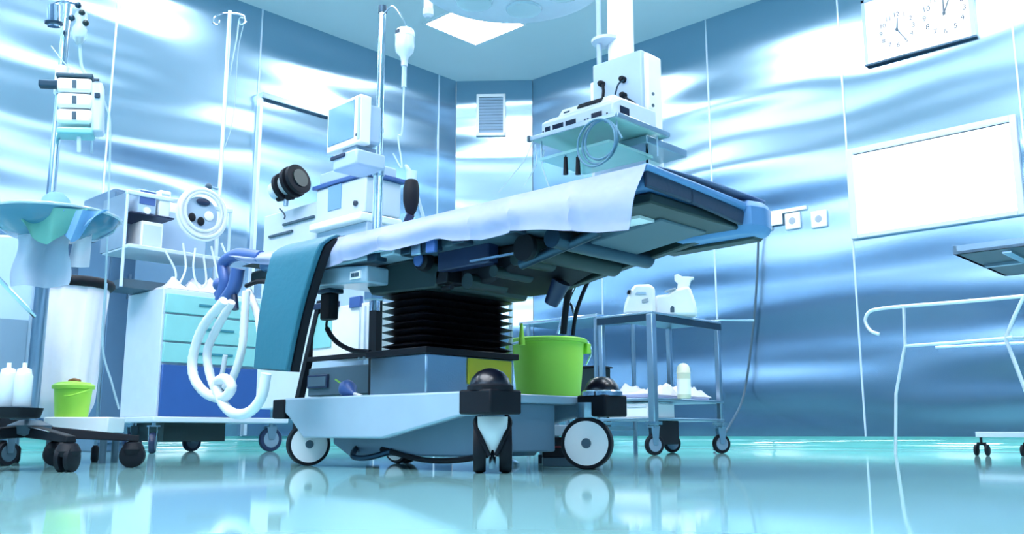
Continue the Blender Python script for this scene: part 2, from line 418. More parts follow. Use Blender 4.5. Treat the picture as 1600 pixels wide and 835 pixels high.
for s_ in (-1, 1):
    MB().tube(smooth_path([c+ax*s_*.036+fd*.02+Vector((0,0,.15)), c+ax*s_*.046+fd*(r*.6)+Vector((0,0,.128)), c+ax*s_*.03+fd*(r*.95)+Vector((0,0,.09)), c+ax*s_*.008+fd*(r*1.02)+Vector((0,0,.045))], 5), .006).build('shield_rim', 'black', T)
# column cover and bellows
CX0, CX1, CY0, CY1 = -2.24, -1.985, 1.74, 2.10
MB().box((CX0, CY0, .21), (CX1, CY1, .328)).build('column_cover', 'steel', T, bevel=.005)
MB().box((CX1, 1.90, .245), (CX1+.006, 2.085, .322)).build('yellow_patch', 'yellow', T, bevel=.002, label='yellow patch')  # thin yellow slab laid on the right face of the column cover
MB().box((CX0-.012, CY0-.012, .326), (CX1+.012, CY1+.012, .345)).build('bellows_collar', 'black', T, bevel=.003)
bl = MB(); nf = 8; zb0, zb1 = .345, .515
vs = []; fs = []
for k in range(2*nf+1):
    z = zb0+(zb1-zb0)*k/(2*nf); e = .0 if k % 2 == 0 else .030
    x0, x1, y0, y1 = CX0+.075-e, CX1-.03+e, CY0+.02-e, CY1-.02+e; q = .016
    vs += [(x0+q,y0,z),(x1-q,y0,z),(x1,y0+q,z),(x1,y1-q,z),(x1-q,y1,z),(x0+q,y1,z),(x0,y1-q,z),(x0,y0+q,z)]
for k in range(2*nf):
    for i in range(8): j = (i+1) % 8; fs.append((k*8+i, k*8+j, k*8+8+j, k*8+8+i))
bl.add(vs, fs+[tuple(range(8))[::-1], tuple(range(16*nf, 16*nf+8))]).build('bellows', 'bellows', T)
# head casting above the column
MB().prism([(-2.22,1.72,.515),(-1.93,1.72,.505),(-1.90,1.72,.56),(-1.98,1.72,.60),(-2.20,1.72,.60),(-2.26,1.72,.56)], (0,.38,0)).build('head_casting', 'greenmetal', T, bevel=.006)
MB().lathe(Vector((-1.965,1.725,.585)), [(.026,0), (.030,.010), (.030,.030), (.024,.036)], (0,-1,0), 24).build('knob', 'black', T)
MB().lathe(Vector((-1.965,1.69,.585)), [(.019,0), (.019,.006), (.014,.008)], (0,-1,0), 20).build('knob_cap', 'blueclamp', T)
MB().prism([(-2.52,1.64,.56),(-2.14,1.64,.535),(-2.14,1.64,.585),(-2.30,1.64,.60),(-2.52,1.64,.60)], (0,.10,0)).build('control_box', 'basepaint', T, bevel=.006)
MB().box((-2.215, 1.636, .550), (-2.165, 1.64, .574)).build('box_label', 'white', T)
MB().box((-2.208, 1.634, .556), (-2.192, 1.636, .568)).build('label_mark', 'midgrey', T)
MB().box((-2.188, 1.634, .556), (-2.172, 1.636, .568)).build('label_mark', 'midgrey', T)
# frame sections under the pads
def sect(xa, xb, ya, yb, za, zb): return MB().box((xa, ya, za), (xb, yb, zb))
sect(-2.64,-2.02,1.64,2.12,.602,.635).build('frame_section', 'basepaint', T, bevel=.005)
sect(-2.015,-1.45,1.66,2.12,.598,.632).build('frame_section', 'midgrey', T, bevel=.005)
sect(-1.445,-1.15,1.66,2.10,.605,.630).build('frame_section', 'greenmetal', T, bevel=.005)
for k, (xa, xb, mm) in enumerate(((-2.62,-2.04,'basepaint'), (-2.0,-1.48,'steel'), (-1.43,-1.20,'steel'))):
    for y in (1.625, 2.135):
        MB().box((xa, y-.006, .612), (xb, y+.006, .638)).build('side_rail', mm, T, bevel=.002)
for x in (-2.5, -2.1, -1.95, -1.86, -1.74, -1.55):
    MB().box((x-.022, 1.625, .59), (x+.022, 1.665, .634)).build('rail_bracket', 'darksteel', T, bevel=.003)
for x, mm in ((-1.84, 'blueclamp'), (-1.90, 'steel')):
    MB().box((x-.018, 1.618, .58), (x+.018, 1.632, .64)).build('rail_clamp', mm, T, bevel=.003)
MB().prism([(-1.86,1.75,.505),(-1.74,1.75,.505),(-1.64,1.75,.540),(-1.52,1.75,.575),(-1.52,1.75,.598),(-1.86,1.75,.598)], (0,.29,0)).build('tilt_mechanism', 'black', T, bevel=.01)
for dx, rr, zz in ((-1.80,.022,.50), (-1.70,.016,.515), (-1.62,.020,.540)):
    MB().cyl((dx,1.72,zz+.01), (dx,1.86,zz+.01), rr, n=16).build('linkage_pin', 'greenmetal', T)
MB().cyl((-1.70,1.95,.46), (-1.66,1.95,.52), .020, .028, n=16).build('cable_gland', 'navy', T)
MB().box((-1.93,1.72,.515), (-1.88,1.80,.555)).build('lock_block', 'black', T, bevel=.004)
MB().cyl((-1.93,1.75,.505), (-1.84,1.70,.495), .007, n=10).build('lock_lever', 'black', T)
MB().box((-1.76,1.69,.552), (-1.60,1.70,.558)).build('bright_edge', 'steel', T)
MB().box((-1.90,1.70,.545), (-1.70,1.74,.60)).build('tilt_plate', 'navy', T, bevel=.004)
MB().cyl((-1.56,1.70,.565), (-1.56,2.06,.565), .03, n=20).build('hinge_barrel', 'greenmetal', T)
MB().cyl((-1.56,1.685,.565), (-1.56,1.70,.565), .035, n=20).build('hinge_cap', 'black', T)
MB().cyl((-1.60,1.72,.53), (-1.36,1.74,.585), .014, n=12).build('gas_strut', 'darksteel', T)
MB().cyl((-1.46,1.68,.575), (-1.46,2.08,.575), .026, n=20).build('hinge_barrel', 'darksteel', T)
MB().prism([(-1.75,2.06,.52),(-1.20,2.06,.612),(-1.17,2.06,.64),(-1.75,2.06,.64)], (0,.03,0)).build('far_beam', 'greenmetal', T, bevel=.004)
MB().prism([(-1.50,1.80,.565),(-1.22,1.80,.60),(-1.22,1.80,.612),(-1.50,1.80,.612)], (0,.20,0)).build('leg_plate', 'midgrey', T, bevel=.004)
MB().box((-1.40,1.74,.598), (-1.24,1.80,.606)).build('white_slot', 'white', T)
# pads
def padbox(x0, x1, y0, y1, z0, z1, name, m, bev=.015, label=None): return MB().box((x0,y0,z0), (x1,y1,z1)).build(name, m, T, bevel=bev, label=label)
padbox(-2.72, -2.02, 1.63, 2.13, .636, .676, 'mattress_pad', 'padtop')
padbox(-2.015, -1.45, 1.63, 2.13, .634, .674, 'mattress_pad', 'padtop')
padbox(-1.445, -1.145, 1.63, 2.03, .632, .674, 'mattress_pad', 'padtop')
# dark foam end face in two blocks and a pale blue rounded cover around the far corner
MB().prism([(-1.145,1.625,.632),(-1.145,1.80,.628),(-1.145,1.80,.664),(-1.145,1.625,.672)], (.012,0,0)).build('end_foam', 'pad', T, bevel=.004)
MB().prism([(-1.145,1.803,.628),(-1.145,2.03,.612),(-1.145,2.04,.650),(-1.145,1.803,.664)], (.012,0,0)).build('end_foam', 'pad', T, bevel=.004)
MB().prism([(-1.15,1.615,.668),(-1.15,2.04,.652),(-1.15,2.04,.672),(-1.15,1.615,.684)], (.024,0,0)).build('end_lip', 'padcover', T, bevel=.006)
pts = [(-1.35,2.03),(-1.150,2.03),(-1.118,2.045),(-1.105,2.09),(-1.115,2.14),(-1.15,2.175),(-1.35,2.18)]
MB().prism([(x,y,.596) for x, y in pts], (0,0,.086)).build('corner_cover', 'padcover', T, bevel=.02, label='pale blue rounded corner cover')
MB().prism([(-1.42,2.10,.586),(-1.15,2.10,.590),(-1.14,2.10,.60),(-1.42,2.10,.615)], (0,.05,0)).build('corner_bracket', 'greenmetal', T, bevel=.004)

# sheet: over the top and down the near long side, with a wavy hem
SX0, SX1 = -2.86, -1.128
def top_z(x): return .690 if x > -2.5 else .690+.03*((-2.5-x)/.36)**1.2
def hem(x):
    pts = [(-2.86,.70),(-2.75,.665),(-2.6,.64),(-2.40,.60),(-2.28,.592),(-2.18,.602),(-2.06,.612),(-1.97,.600),(-1.88,.605),(-1.80,.612),(-1.74,.595),(-1.64,.583),(-1.52,.588),(-1.42,.575),(-1.34,.560),(-1.26,.545),(-1.15,.535)]
    for (a, za), (b, zb) in zip(pts[:-1], pts[1:]):
        if a <= x <= b: t = (x-a)/(b-a); return za+(zb-za)*t
    return .54
def sheet(u, v):
    x = SX0+(SX1-.045*max(0,(v-.5)*2)-SX0)*u
    if v < .5:
        t = v/.5; y = 2.14-(2.14-1.618)*t
        return (x, y, top_z(x)+.004*sin(9*x)*sin(7*y)-(.012*t**8))
    cr = sum(.012*math.exp(-((x-k)/.012)**2) for k in (-1.33,-1.52,-1.66,-2.02,-2.2))
    t = (v-.5)/.5; zt = top_z(x)-.012; zb = hem(x); z = zt+(zb-zt)*t
    return (x, 1.612-cr*sin(pi*min(1,t*1.3+.1)*.5)-.006*t+(.005*sin(x*23)+.005*sin(x*11+1))*t-.012*sin(pi*t)**2, z)
so = MB().grid(sheet, 120, 26, (0,.002,.002)).build('bed_sheet', 'sheet')
tag(so, 'lavender white sheet draped over the operating table top and near side', 'sheet')

# teal vinyl board hanging over the left part of the sheet
def tealf(u, v):
    L = Vector((-2.515, 1.56, .695)).lerp(Vector((-2.575, 1.545, .30)), v) if v > .0 else Vector((-2.515,1.56,.695))
    R_ = Vector((-2.250, 1.56, .690)).lerp(Vector((-2.395, 1.545, .285)), v)
    p = L.lerp(R_, u)
    if v < .12: p.z -= .018*(1-v/.12)**2*0+0; p.y += .05*(1-v/.12)**2
    p.y -= .012*sin(pi*v)
    return p
tp = thing('arm_board', (-2.45, 1.56, .30), 'long teal vinyl pad hanging down over the left end of the sheeted table', 'pad')
MB().grid(tealf, 6, 22, (0,.020,0)).build('vinyl_face', 'teal', tp, bevel=.004)
def tealb(u, v):
    p = tealf(u, v); return p+Vector((.006,.021,-.002))
MB().grid(tealb, 4, 22, (.004,.022,0)).build('backing', 'black', tp)

# side accessories hanging below the table: black handset and cable, cables at the right
hs = thing('table_handset', (-2.40, 1.70, .46), 'black corded handset clipped under the table beside the teal pad', 'handset')
MB().box((-2.455,1.70,.455), (-2.400,1.735,.540)).build('body', 'black', hs, bevel=.006)
MB().box((-2.46,1.69,.538), (-2.39,1.745,.553)).build('clip', 'darksteel', hs, bevel=.004)
MB().tube(smooth_path([(-2.44,1.72,.462),(-2.44,1.72,.43),(-2.40,1.73,.385),(-2.33,1.74,.355),(-2.25,1.745,.345)]), lambda t: .004 if t < .25 else .008).build('cord', 'black', hs)
for k, (pts, r, m, lab) in enumerate((
    ([(892,440),(885,475),(880,522)], .010, 'black', 'thick black cable hanging behind the lime bucket, nearest the bellows'),
    ([(930,418),(912,455),(900,490),(895,524)], .006, 'black', 'thin black cable slanting down from the table hinge'),
    ([(868,440),(878,460),(893,478),(900,500)], .005, 'chrome', 'silver cable crossing behind the black cables'),
    ([(905,440),(893,462),(884,480),(872,522)], .0045, 'chrome', 'silver cable curling down to the left behind the lime bucket'))):
    o = MB().tube(smooth_path([at(px, py, d=2.78+.02*k) for px, py in pts]), r).build('hanging_cable', m); tag(o, lab, 'cable')
# purple-blue syringe-like thing lying on the base
sy = thing('spray_nozzle', (-2.42, 1.75, .21), 'small violet bulb with a pale spout lying on the table base', 'nozzle')
MB().lathe(Vector((-2.375,1.76,.238)), [(.004,-.05),(.012,-.035),(.028,-.01),(.027,.012),(.012,.03),(.005,.045)], (.8,-.1,-.35), 20).build('bulb', 'blueclamp', sy)
MB().cyl((-2.345,1.757,.224), (-2.285,1.745,.214), .005, n=10).build('spout', 'white', sy)
MB().cyl((-2.410,1.765,.254), (-2.455,1.77,.272), .003, n=8).build('tip', 'limedark', sy)

# blue plastic clamp and black fitting at the left end of the table
bc = thing('hose_clamp', (-2.83, 1.66, .50), 'blue plastic clamp bundle with black fittings at the left table end', 'clamp')
def W(px, py, y=1.62): return at(px, py, y=y)
MB().tube(smooth_path([W(345,470),W(352,440),W(350,412),W(372,398),W(408,402)]), .022, 10).build('arm', 'blueclamp', bc)
MB().tube(smooth_path([W(352,470),W(366,448),W(372,420)]), .024, 10).build('arm', 'blueclamp', bc)
MB().sphere(W(343,445), .024, 14).build('knob', 'blueclamp', bc)
MB().cyl(W(342,458), W(352,478), .018, n=14).build('connector', 'blueclamp', bc)
MB().cyl(W(366,462), W(368,484), .012, n=12).build('connector', 'navy', bc)
MB().box(W(366,415)+Vector((0,.03,0)), W(424,400)+Vector((0,.10,0))).build('fitting', 'black', bc, bevel=.01)
MB().box(W(378,440)+Vector((0,.03,0)), W(428,412)+Vector((0,.12,0))).build('bracket', 'greenmetal', bc, bevel=.008)
MB().tube(smooth_path([W(385,447),W(405,440),W(428,444)]), .008).build('lever', 'black', bc)
# white breathing hoses hanging in loops
def hose(pts, y, lab, r=.014, name='breathing_hose'):
    p = smooth_path([at(px, py, y=y) for px, py in pts], 9)
    n = len(p); o = MB().tube(p, lambda t: r*(1+.10*(int(t*(n-1)) % 2)), 10).build(name, 'hose')
    return tag(o, lab, 'hose')
hose([(350,470),(318,510),(302,555),(303,590),(322,615),(348,622),(362,606),(352,592),(338,600),(345,625),(362,645),(388,645),(408,622),(416,584)], 1.50, 'fat white hose making the outermost left loop and the lowest curve', .015)
hose([(362,472),(338,515),(324,550),(328,585),(338,612),(350,624)], 1.54, 'white hose inside the outermost loop, second from the left', .0135)
hose([(385,455),(382,500),(378,545),(366,585),(352,606)], 1.58, 'white hose hanging straight down right of the blue clamp', .013)
hose([(388,455),(402,490),(408,530)], 1.62, 'short white hose behind the teal pad edge', .012)
hose([(352,555),(348,580),(342,604)], 1.60, 'thin white hose between the two loops', .008)

# ============================================================ IV pole and bottle by the table
pb = at(589, 352, y=2.175)
pole = thing('iv_pole', (pb.x, pb.y, .56), 'tall thick chrome pole standing up behind the middle of the operating table', 'pole')
zt = at(600, 16, y=pb.y).z
MB().cyl((pb.x,pb.y,.56), (pb.x,pb.y,1.12), .019, n=20).build('outer_tube', 'chrome', pole)
MB().cyl((pb.x,pb.y,1.10), (pb.x,pb.y,zt), .0145, n=18).build('inner_tube', 'chrome', pole)
MB().cyl((pb.x,pb.y,zt-.01), (pb.x,pb.y,zt+.02), .017, n=18).build('end_cap', 'darksteel', pole)
MB().box((pb.x-.025,pb.y-.034,.60), (pb.x+.025,pb.y+.025,.65)).build('rail_clamp', 'steel', pole, bevel=.004)
MB().cyl((pb.x,pb.y,1.09), (pb.x,pb.y,1.14), .024, n=18).build('lock_ring', 'steel', pole)

# hanging drip bottle right of the pole
bt0 = at(632, 95, d=3.15)
db = thing('drip_bottle', bt0, 'clear upside-down infusion bottle hanging right of the tall chrome pole', 'bottle')
MB().lathe(bt0, [(.012,0),(.014,.012),(.030,.03),(.033,.05),(.033,.098),(.028,.112),(.010,.118)], n=22).build('bottle_body', 'fluid', db)
MB().lathe(bt0+Vector((0,0,.085)), [(.034,0),(.034,.012)], n=22).build('band', 'white', db)
MB().box(bt0+Vector((-.01,-.035,.09)), bt0+Vector((.01,-.032,.102))).build('mark', 'ink', db)
MB().cyl(bt0+Vector((0,0,-.095)), bt0+Vector((0,0,-.01)), .0085, n=12).build('drip_chamber', 'clear', db)
MB().cyl(bt0+Vector((0,0,-.02)), bt0+Vector((0,0,.004)), .011, n=12).build('stopper', 'offwhite', db)
MB().tube(smooth_path([bt0+Vector((0,0,-.095)), bt0+Vector((-.005,0,-.25)), at(622,215,d=3.12), at(628,262,d=3.1), at(614,240,d=3.1)]), .003).build('drip_line', 'clear', db)
MB().tube(smooth_path([bt0+Vector((0,0,.116)), bt0+Vector((.0,0,.135)), bt0.lerp(Vector((pb.x,pb.y,zt-.02)), .5)+Vector((0,0,.12)), Vector((pb.x,pb.y,zt-.02))]), .003).build('hanger', 'chrome', db)

# ============================================================ ANAESTHESIA MACHINE behind the table
AM = Vector((-2.95, 2.55, 0))
am = thing('anaesthesia_machine', AM, 'white anaesthesia machine behind the table with black framed lower drawers', 'medical machine')
def AT(px, py, y=2.55): return at(px, py, y=y)
y_f = 2.45
x_r = AT(590, 300, y_f).x; x_l = AT(498, 300, y_f).x
z_hi = AT(500, 282, y_f).z; z_lo = AT(500, 368, y_f).z
a_ = AT(495,292,y_f); b_ = AT(572,290,y_f)
xc = b_.x; xw = a_.x
zt_ = .1+(AT(572,274,y_f).z-.1); zm = AT(540,330,y_f).z
MB().box((xw, y_f, AT(572,330,y_f).z), (xc, y_f+.20, zt_)).build('upper_case', 'offwhite', am, bevel=.006)
MB().box((xw-.02, y_f-.012, zt_), (xc+.02, y_f+.22, zt_+.018)).build('case_lid', 'blueclamp', am, bevel=.003)
MB().box((xw+.02, y_f, zt_+.018), (xc-.02, y_f+.19, zt_+.075)).build('top_tray', 'paleblue', am, bevel=.008)
MB().box((xw+.10, y_f-.004, AT(530,326,y_f).z), (xw+.20, y_f, AT(530,288,y_f).z)).build('display', 'screen', am)
MB().lathe(AT(557,318,y_f), [(.012,0),(.012,.012),(.008,.015)], (0,-1,0), 14).build('dial', 'ink', am)
MB().box((xw-.01, y_f-.03, AT(540,352,y_f).z), (xc+.005, y_f+.21, AT(572,331,y_f).z)).build('work_shelf', 'white', am, bevel=.008)
MB().box((xw, y_f+.01, .30), (xc, y_f+.20, AT(540,352,y_f).z)).build('lower_case', 'paleblue', am, bevel=.006)
# left cabinet, pale teal
xl2 = AT(412,360,y_f+.02).x
MB().box((xl2, y_f+.02, .22), (xw-.012, y_f+.40, AT(460,322,y_f).z)).build('side_cabinet', 'offwhite', am, bevel=.006)
for px0, px1, py in ((444,492,352),(422,458,371)):
    q0 = AT(px0, py, y_f+.02); q1 = AT(px1, py, y_f+.02)
    MB().box((q0.x, y_f+.008, q0.z-.006), (q1.x, y_f+.02, q0.z+.006)).build('handle', 'midgrey', am, bevel=.002)
# black frame with white back panel and drawer seen under the table
yb = 2.24
A = lambda px, py: at(px, py, y=yb)
fr = A(470,628); 
for p0, p1, rr in (((498,470),(462,628),.014), ((583,460),(580,628),.022)):
    a = A(*p0); b = A(*p1); b0_ = b+(b-a).normalized()*.01; b0_.z = .02; MB().prism([a+Vector((-rr,0,0)), a+Vector((rr,0,0)), b+Vector((rr,0,0)), b0_+Vector((rr,0,0)), b0_+Vector((-rr,0,0)), b+Vector((-rr,0,0))], (0,.03,0)).build('frame_post', 'black', am)
a = A(478,562); b = A(585,566); MB().box((a.x, yb, a.z-.010), (b.x, yb+.03, a.z+.008)).build('frame_shelf', 'black', am)
a = A(470,628); b = A(583,622); MB().box((a.x, yb, a.z), (b.x, yb+.03, a.z+.012)).build('frame_rail', 'black', am)
a = A(478,620); b = A(585,568); MB().box((a.x, yb+.008, a.z), (b.x, yb+.18, b.z)).build('drawer', 'midgrey', am, bevel=.004)
a = A(480,608); b = A(512,585); MB().box((a.x, yb-.002, a.z), (b.x, yb+.008, b.z)).build('drawer_pull', 'navy', am, bevel=.002)
MB().box((a.x+.008, yb-.004, a.z+.008), (b.x-.008, yb-.001, b.z-.008)).build('pull_recess', 'midgrey', am)
a = A(484,562); b = A(582,470); MB().box((a.x, yb+.012, a.z), (b.x, yb+.18, b.z)).build('back_cabinet', 'white', am, bevel=.004)
a = A(487,545); b = A(516,488); MB().box((a.x, yb+.006, a.z), (b.x, yb+.012, b.z)).build('aqua_panel', 'draw_teal', am)
for px in (558, 566, 573):
    a = A(px,562); b = A(px+3,478); MB().box((a.x, yb+.004, a.z), (b.x, yb+.012, b.z)).build('vertical_trim', 'seam', am)
a = A(545,482); b = A(562,462); MB().box((a.x, yb, a.z), (b.x, yb+.02, b.z)).build('blue_box', 'blueclamp', am, bevel=.003)
a = A(490,485); b = A(528,470); MB().box((a.x, yb-.01, a.z), (b.x, yb+.012, b.z)).build('dark_module', 'navy', am, bevel=.003)

# monitor on top
mc = at(545, 197, d=3.45)
mon = thing('patient_monitor', mc-Vector((0,0,.13)), 'white framed monitor with grey screen tilted left of the tall chrome pole', 'monitor')
Rz = Matrix.Rotation(radians(-2), 3, 'Z')
R = Rz
def mo(c, s): return MB().obox(mc+R@Vector(c), s, R)
mo((0,0,0), (.215,.05,.185)).build('case', 'white', mon, bevel=.006)
mo((-.012,-.026,.006), (.165,.003,.145)).build('screen', 'screen', mon)
mo((.02,.05,-.005), (.15,.06,.15)).build('rear_case', 'paleblue', mon, bevel=.01)
mo((.088,-.026,-.06), (.010,.003,.010)).build('button', 'ink', mon)
mo((.10,-.026,0), (.012,.003,.16)).build('trim', 'paleblue', mon)
mo((.03,.03,-.105), (.09,.09,.03)).build('neck', 'grey', mon, bevel=.004)
mo((.03,.03,-.145), (.15,.13,.06)).build('foot', 'paleblue', mon, bevel=.008)
mo((-.01,-.035,-.125), (.09,.012,.014)).build('cable_clip', 'navy', mon, bevel=.003)

# black bellows device
vb = at(448, 290, y=2.40)
va = thing('ribbed_canister', vb-Vector((0,0,.06)), 'white and black ribbed canister on its side left of the monitor', 'canister')
axv = Vector((.9,.15,.22)).normalized()
MB().lathe(vb-axv*.095, [(.02,0),(.044,.008),(.048,.055)], axv, 24).build('white_end', 'offwhite', va)
for k, (o_, r_) in enumerate(((-.035,.070), (.030,.078), (.065,.074))):
    MB().lathe(vb+axv*o_, [(r_*.8,0),(r_,.004),(r_,.024),(r_*.8,.028)], axv, 26).build('black_rib', 'black', va)
MB().lathe(vb+axv*-.01, [(.052,0),(.054,.04)], axv, 24).build('pale_band', 'clear', va)
MB().lathe(vb+axv*.01, [(.045,-.03),(.045,.09)], axv, 20).build('core', 'greenmetal', va)
MB().cyl(vb-axv*.06+Vector((0,0,-.045)), vb+axv*.05+Vector((0,0,-.075)), .014, n=14).build('lower_arm', 'black', va)
MB().cyl(vb+Vector((.0,0,-.06)), Vector((vb.x, vb.y, AT(460,322,y_f).z-.01)), .012, n=12).build('stem', 'steel', va)
MB().tube(smooth_path([at(437,326,y=2.38), at(445,336,y=2.38), at(444,343,y=2.38)]), .004).build('wire_loop', 'ink', va)

# black flask hanging right of the machine
fk = at(642, 330, d=3.05)
fb = thing('breathing_bag', fk, 'black rubber bag with a clear neck hanging right of the anaesthesia machine', 'bag')
MB().lathe(fk+Vector((0,0,.0)), [(.006,-.02),(.018,0),(.026,.03),(.027,.075),(.022,.10),(.012,.108)], n=20).build('bag_body', 'black', fb)
MB().cyl(fk+Vector((0,0,.105)), fk+Vector((0,0,.135)), .018, n=16).build('neck', 'clear', fb)
MB().tube([fk+Vector((-.03,.0,-.10)), fk+Vector((-.015,0,-.03)), fk+Vector((0,0,-.01))], .014).build('tail', 'navy', fb)
MB().tube(smooth_path([fk+Vector((0,0,.13)), fk+Vector((-.03,0,.16)), fk+Vector((-.05,.05,.12)), fk+Vector((-.05,.1,0))]), .006).build('hose_stub', 'clear', fb)

# ============================================================ PENDANT with glass shelf
PX, PY = -2.30, 3.27
pz0, pz1 = 1.12, 1.815
pd = thing('ceiling_pendant', (PX-.2, PY+.2, CEIL), 'white ceiling pendant column with sockets holding a glass shelf', 'pendant')
pl = at(926,110,y=PY).x
MB().box((pl, PY, pz0), (PX, PY+.16, pz1)).build('service_column', 'paleblue', pd, bevel=.006)
MB().box((PX-.006, PY+.02, pz0+.02), (PX+.02, PY+.13, pz1-.012)).build('side_fascia', 'white', pd, bevel=.008)
MB().box((pl-.05, PY+.04, pz0+.1), (pl, PY+.14, pz1-.06)).build('edge_strip', 'white', pd, bevel=.008)
for py in (147,165,183):
    q = at(1020,py,x=PX+.03); MB().lathe(q, [(.008,0),(.008,.004)], (1,0,0), 12).build('socket', 'midgrey', pd)
for k, (px, py) in enumerate(((942,132),(975,125),(976,150))):
    q = at(px,py,y=PY); MB().lathe(q, [(.015,0),(.015,.02),(.010,.03)], (0,-1,0), 14).build('plug', 'black', pd)
pts = [at(942,132,y=PY-.03), at(943,142,y=PY-.03), at(942,155,y=PY-.03)]
MB().tube(pts, .007).build('lead', 'black', pd)
MB().tube(smooth_path([at(975,125,y=PY-.03), at(966,132,y=PY-.04), at(961,148,y=PY-.04)]), .004).build('lead', 'darksteel', pd)
# drop tube
tcx, tcy = at(970,60,d=4.45).x, at(970,60,d=4.45).y
MB().cyl((tcx,tcy,pz1), (tcx,tcy,CEIL), .062, n=28).build('drop_tube', 'white', pd)
MB().lathe((tcx,tcy,CEIL-.10), [(.09,0),(.12,.03),(.12,.10)], n=28).build('ceiling_flange', 'white', pd)
MB().cyl((tcx-.07,tcy-.08,pz1), (tcx-.07,tcy-.08,2.5), .012, n=12).build('cable_conduit', 'paleblue', pd)
MB().lathe((tcx-.05,tcy-.05,pz1+.12), [(.05,0),(.07,.01),(.07,.025),(.03,.04)], n=24).build('tube_collar', 'offwhite', pd)
# glass shelf and rails
gz = at(830,215,d=3.95).z
g_l = at(828,216,z=gz); g_r = at(1036,222,z=gz); g_n = at(905,262,z=gz)
g_n = Vector((g_r.x+.02, g_l.y, gz))
gx0, gx1, gy0, gy1 = g_l.x, g_l.x+.46, g_l.y, g_l.y+.36
MB().box((gx0, gy0, gz-.012), (gx1, gy1, gz)).build('glass_shelf', 'glass', pd, bevel=.003)
for a, b in (((gx0,gy0-.008),(gx1,gy0)), ((gx0,gy1),(gx1,gy1+.008)), ((gx1,gy0),(gx1+.008,gy1))):
    MB().box((a[0],a[1],gz-.016), (b[0],b[1],gz+.004)).build('shelf_rail', 'steel', pd, bevel=.002)
MB().box((gx0-.008, gy0-.012, gz-.018), (gx0+.006, gy0+.006, gz+.008)).build('corner_stop', 'midgrey', pd, bevel=.002)
MB().box((gx1-.04, gy1-.1, gz-.05), (PX+.02, PY+.1, gz-.016)).build('shelf_arm', 'steel', pd, bevel=.004)
MB().box((gx0+.03, gy0+.03, gz-.10), (gx1-.06, gy1-.03, gz-.088)).build('lower_shelf', 'glass', pd)
for dx in (.03, .43):
    for dy in (.04, .32): MB().cyl((gx0+dx,gy0+dy,gz-.10), (gx0+dx,gy0+dy,gz-.012), .004, n=8).build('shelf_post', 'steel', pd)
# electrosurgery unit on the shelf
def E(px, py, y): return at(px, py, y=y)
ux1 = gx1-.045; ux0 = gx0+.035; uy0 = gy0+.035; uy1 = gy1-.02; uh = .085
un = thing('surgical_generator', ((ux0+ux1)/2, (uy0+uy1)/2, gz), 'white generator unit with a row of dark displays on the glass shelf', 'medical unit')
MB().prism([(ux0,uy0,gz+.004),(ux0,uy1,gz+.004),(ux0,uy1,gz+uh+.02),(ux0,uy0+.06,gz+uh+.015),(ux0,uy0,gz+uh-.02)], (ux1-ux0,0,0)).build('case', 'offwhite', un, bevel=.006)
for k, (f0, f1) in enumerate(((.06,.13),(.17,.32),(.36,.50),(.72,.86))):
    MB().box((ux0+(ux1-ux0)*f0, uy0-.003, gz+.018), (ux0+(ux1-ux0)*f1, uy0, gz+.042)).build('display', 'darkscreen', un)
for f0 in (.02,.62,.66,.92):
    MB().box((ux0+(ux1-ux0)*f0, uy0-.003, gz+.018), (ux0+(ux1-ux0)*(f0+.018), uy0, gz+.028)).build('button', 'ink', un)
MB().box((ux1, uy0+.05, gz+.03), (ux1+.003, uy0+.11, gz+.065)).build('side_label', 'darkscreen', un)
for k, dy in enumerate((.14,.18)): MB().box((ux1, uy0+dy, gz+.02), (ux1+.003, uy0+dy+.01, gz+.035)).build('side_screw', 'ink', un)
u2 = thing('recorder_unit', ((ux0+ux1)/2, uy0+.15, gz+uh+.015), 'flat pale recorder with black slot lying on top of the generator', 'medical unit')
zq = gz+uh+.02
MB().prism([(ux0+.03,uy0+.07,zq),(ux0+.03,uy1-.02,zq),(ux0+.03,uy1-.02,zq+.045),(ux0+.03,uy0+.10,zq+.04)], (ux1-ux0-.10,0,0)).build('case', 'white', u2, bevel=.006)
MB().obox((ux0+.20, uy0+.083, zq+.024), (.13,.004,.024), Matrix.Rotation(radians(-36),3,'X')).build('slot', 'black', u2)
MB().obox((ux0+.075, uy0+.079, zq+.014), (.03,.004,.008), Matrix.Rotation(radians(-36),3,'X')).build('button', 'ink', u2)
# coil of blue grey tubing hung on the shelf front
cc = at(937, 222, y=gy0-.03)
for k, (rr, dx, dz) in enumerate(((.088,0,0),(.078,.012,.004),(.094,-.006,-.006))):
    pts = [(cc.x+dx+rr*cos(2*pi*i/30), cc.y-.008*k, cc.z+dz+rr*1.0*sin(2*pi*i/30)) for i in range(30)]
    if k == 0: coil = thing('tubing_coil', cc, 'coil of blue-grey tubing hanging in front of the glass shelf', 'tubing')
    MB().tube(pts, .0045, 8, closed=True).build('loop', 'cable_blue', coil)
MB().tube(smooth_path([at(945,190,y=gy0-.03), at(960,196,y=gy0-.03), at(972,216,y=gy0-.03)]), .004).build('loose_end', 'cable_blue', coil)
o = MB().tube(smooth_path([at(977,152,y=PY-.03), at(998,168,y=PY-.08), at(1009,200,y=PY-.1), at(1011,235,y=PY-.1), at(1011,272,y=PY-.1)]), .005).build('black_cable', 'black'); tag(o, 'thin dark cable arching from the pendant plug down past the shelf', 'cable')
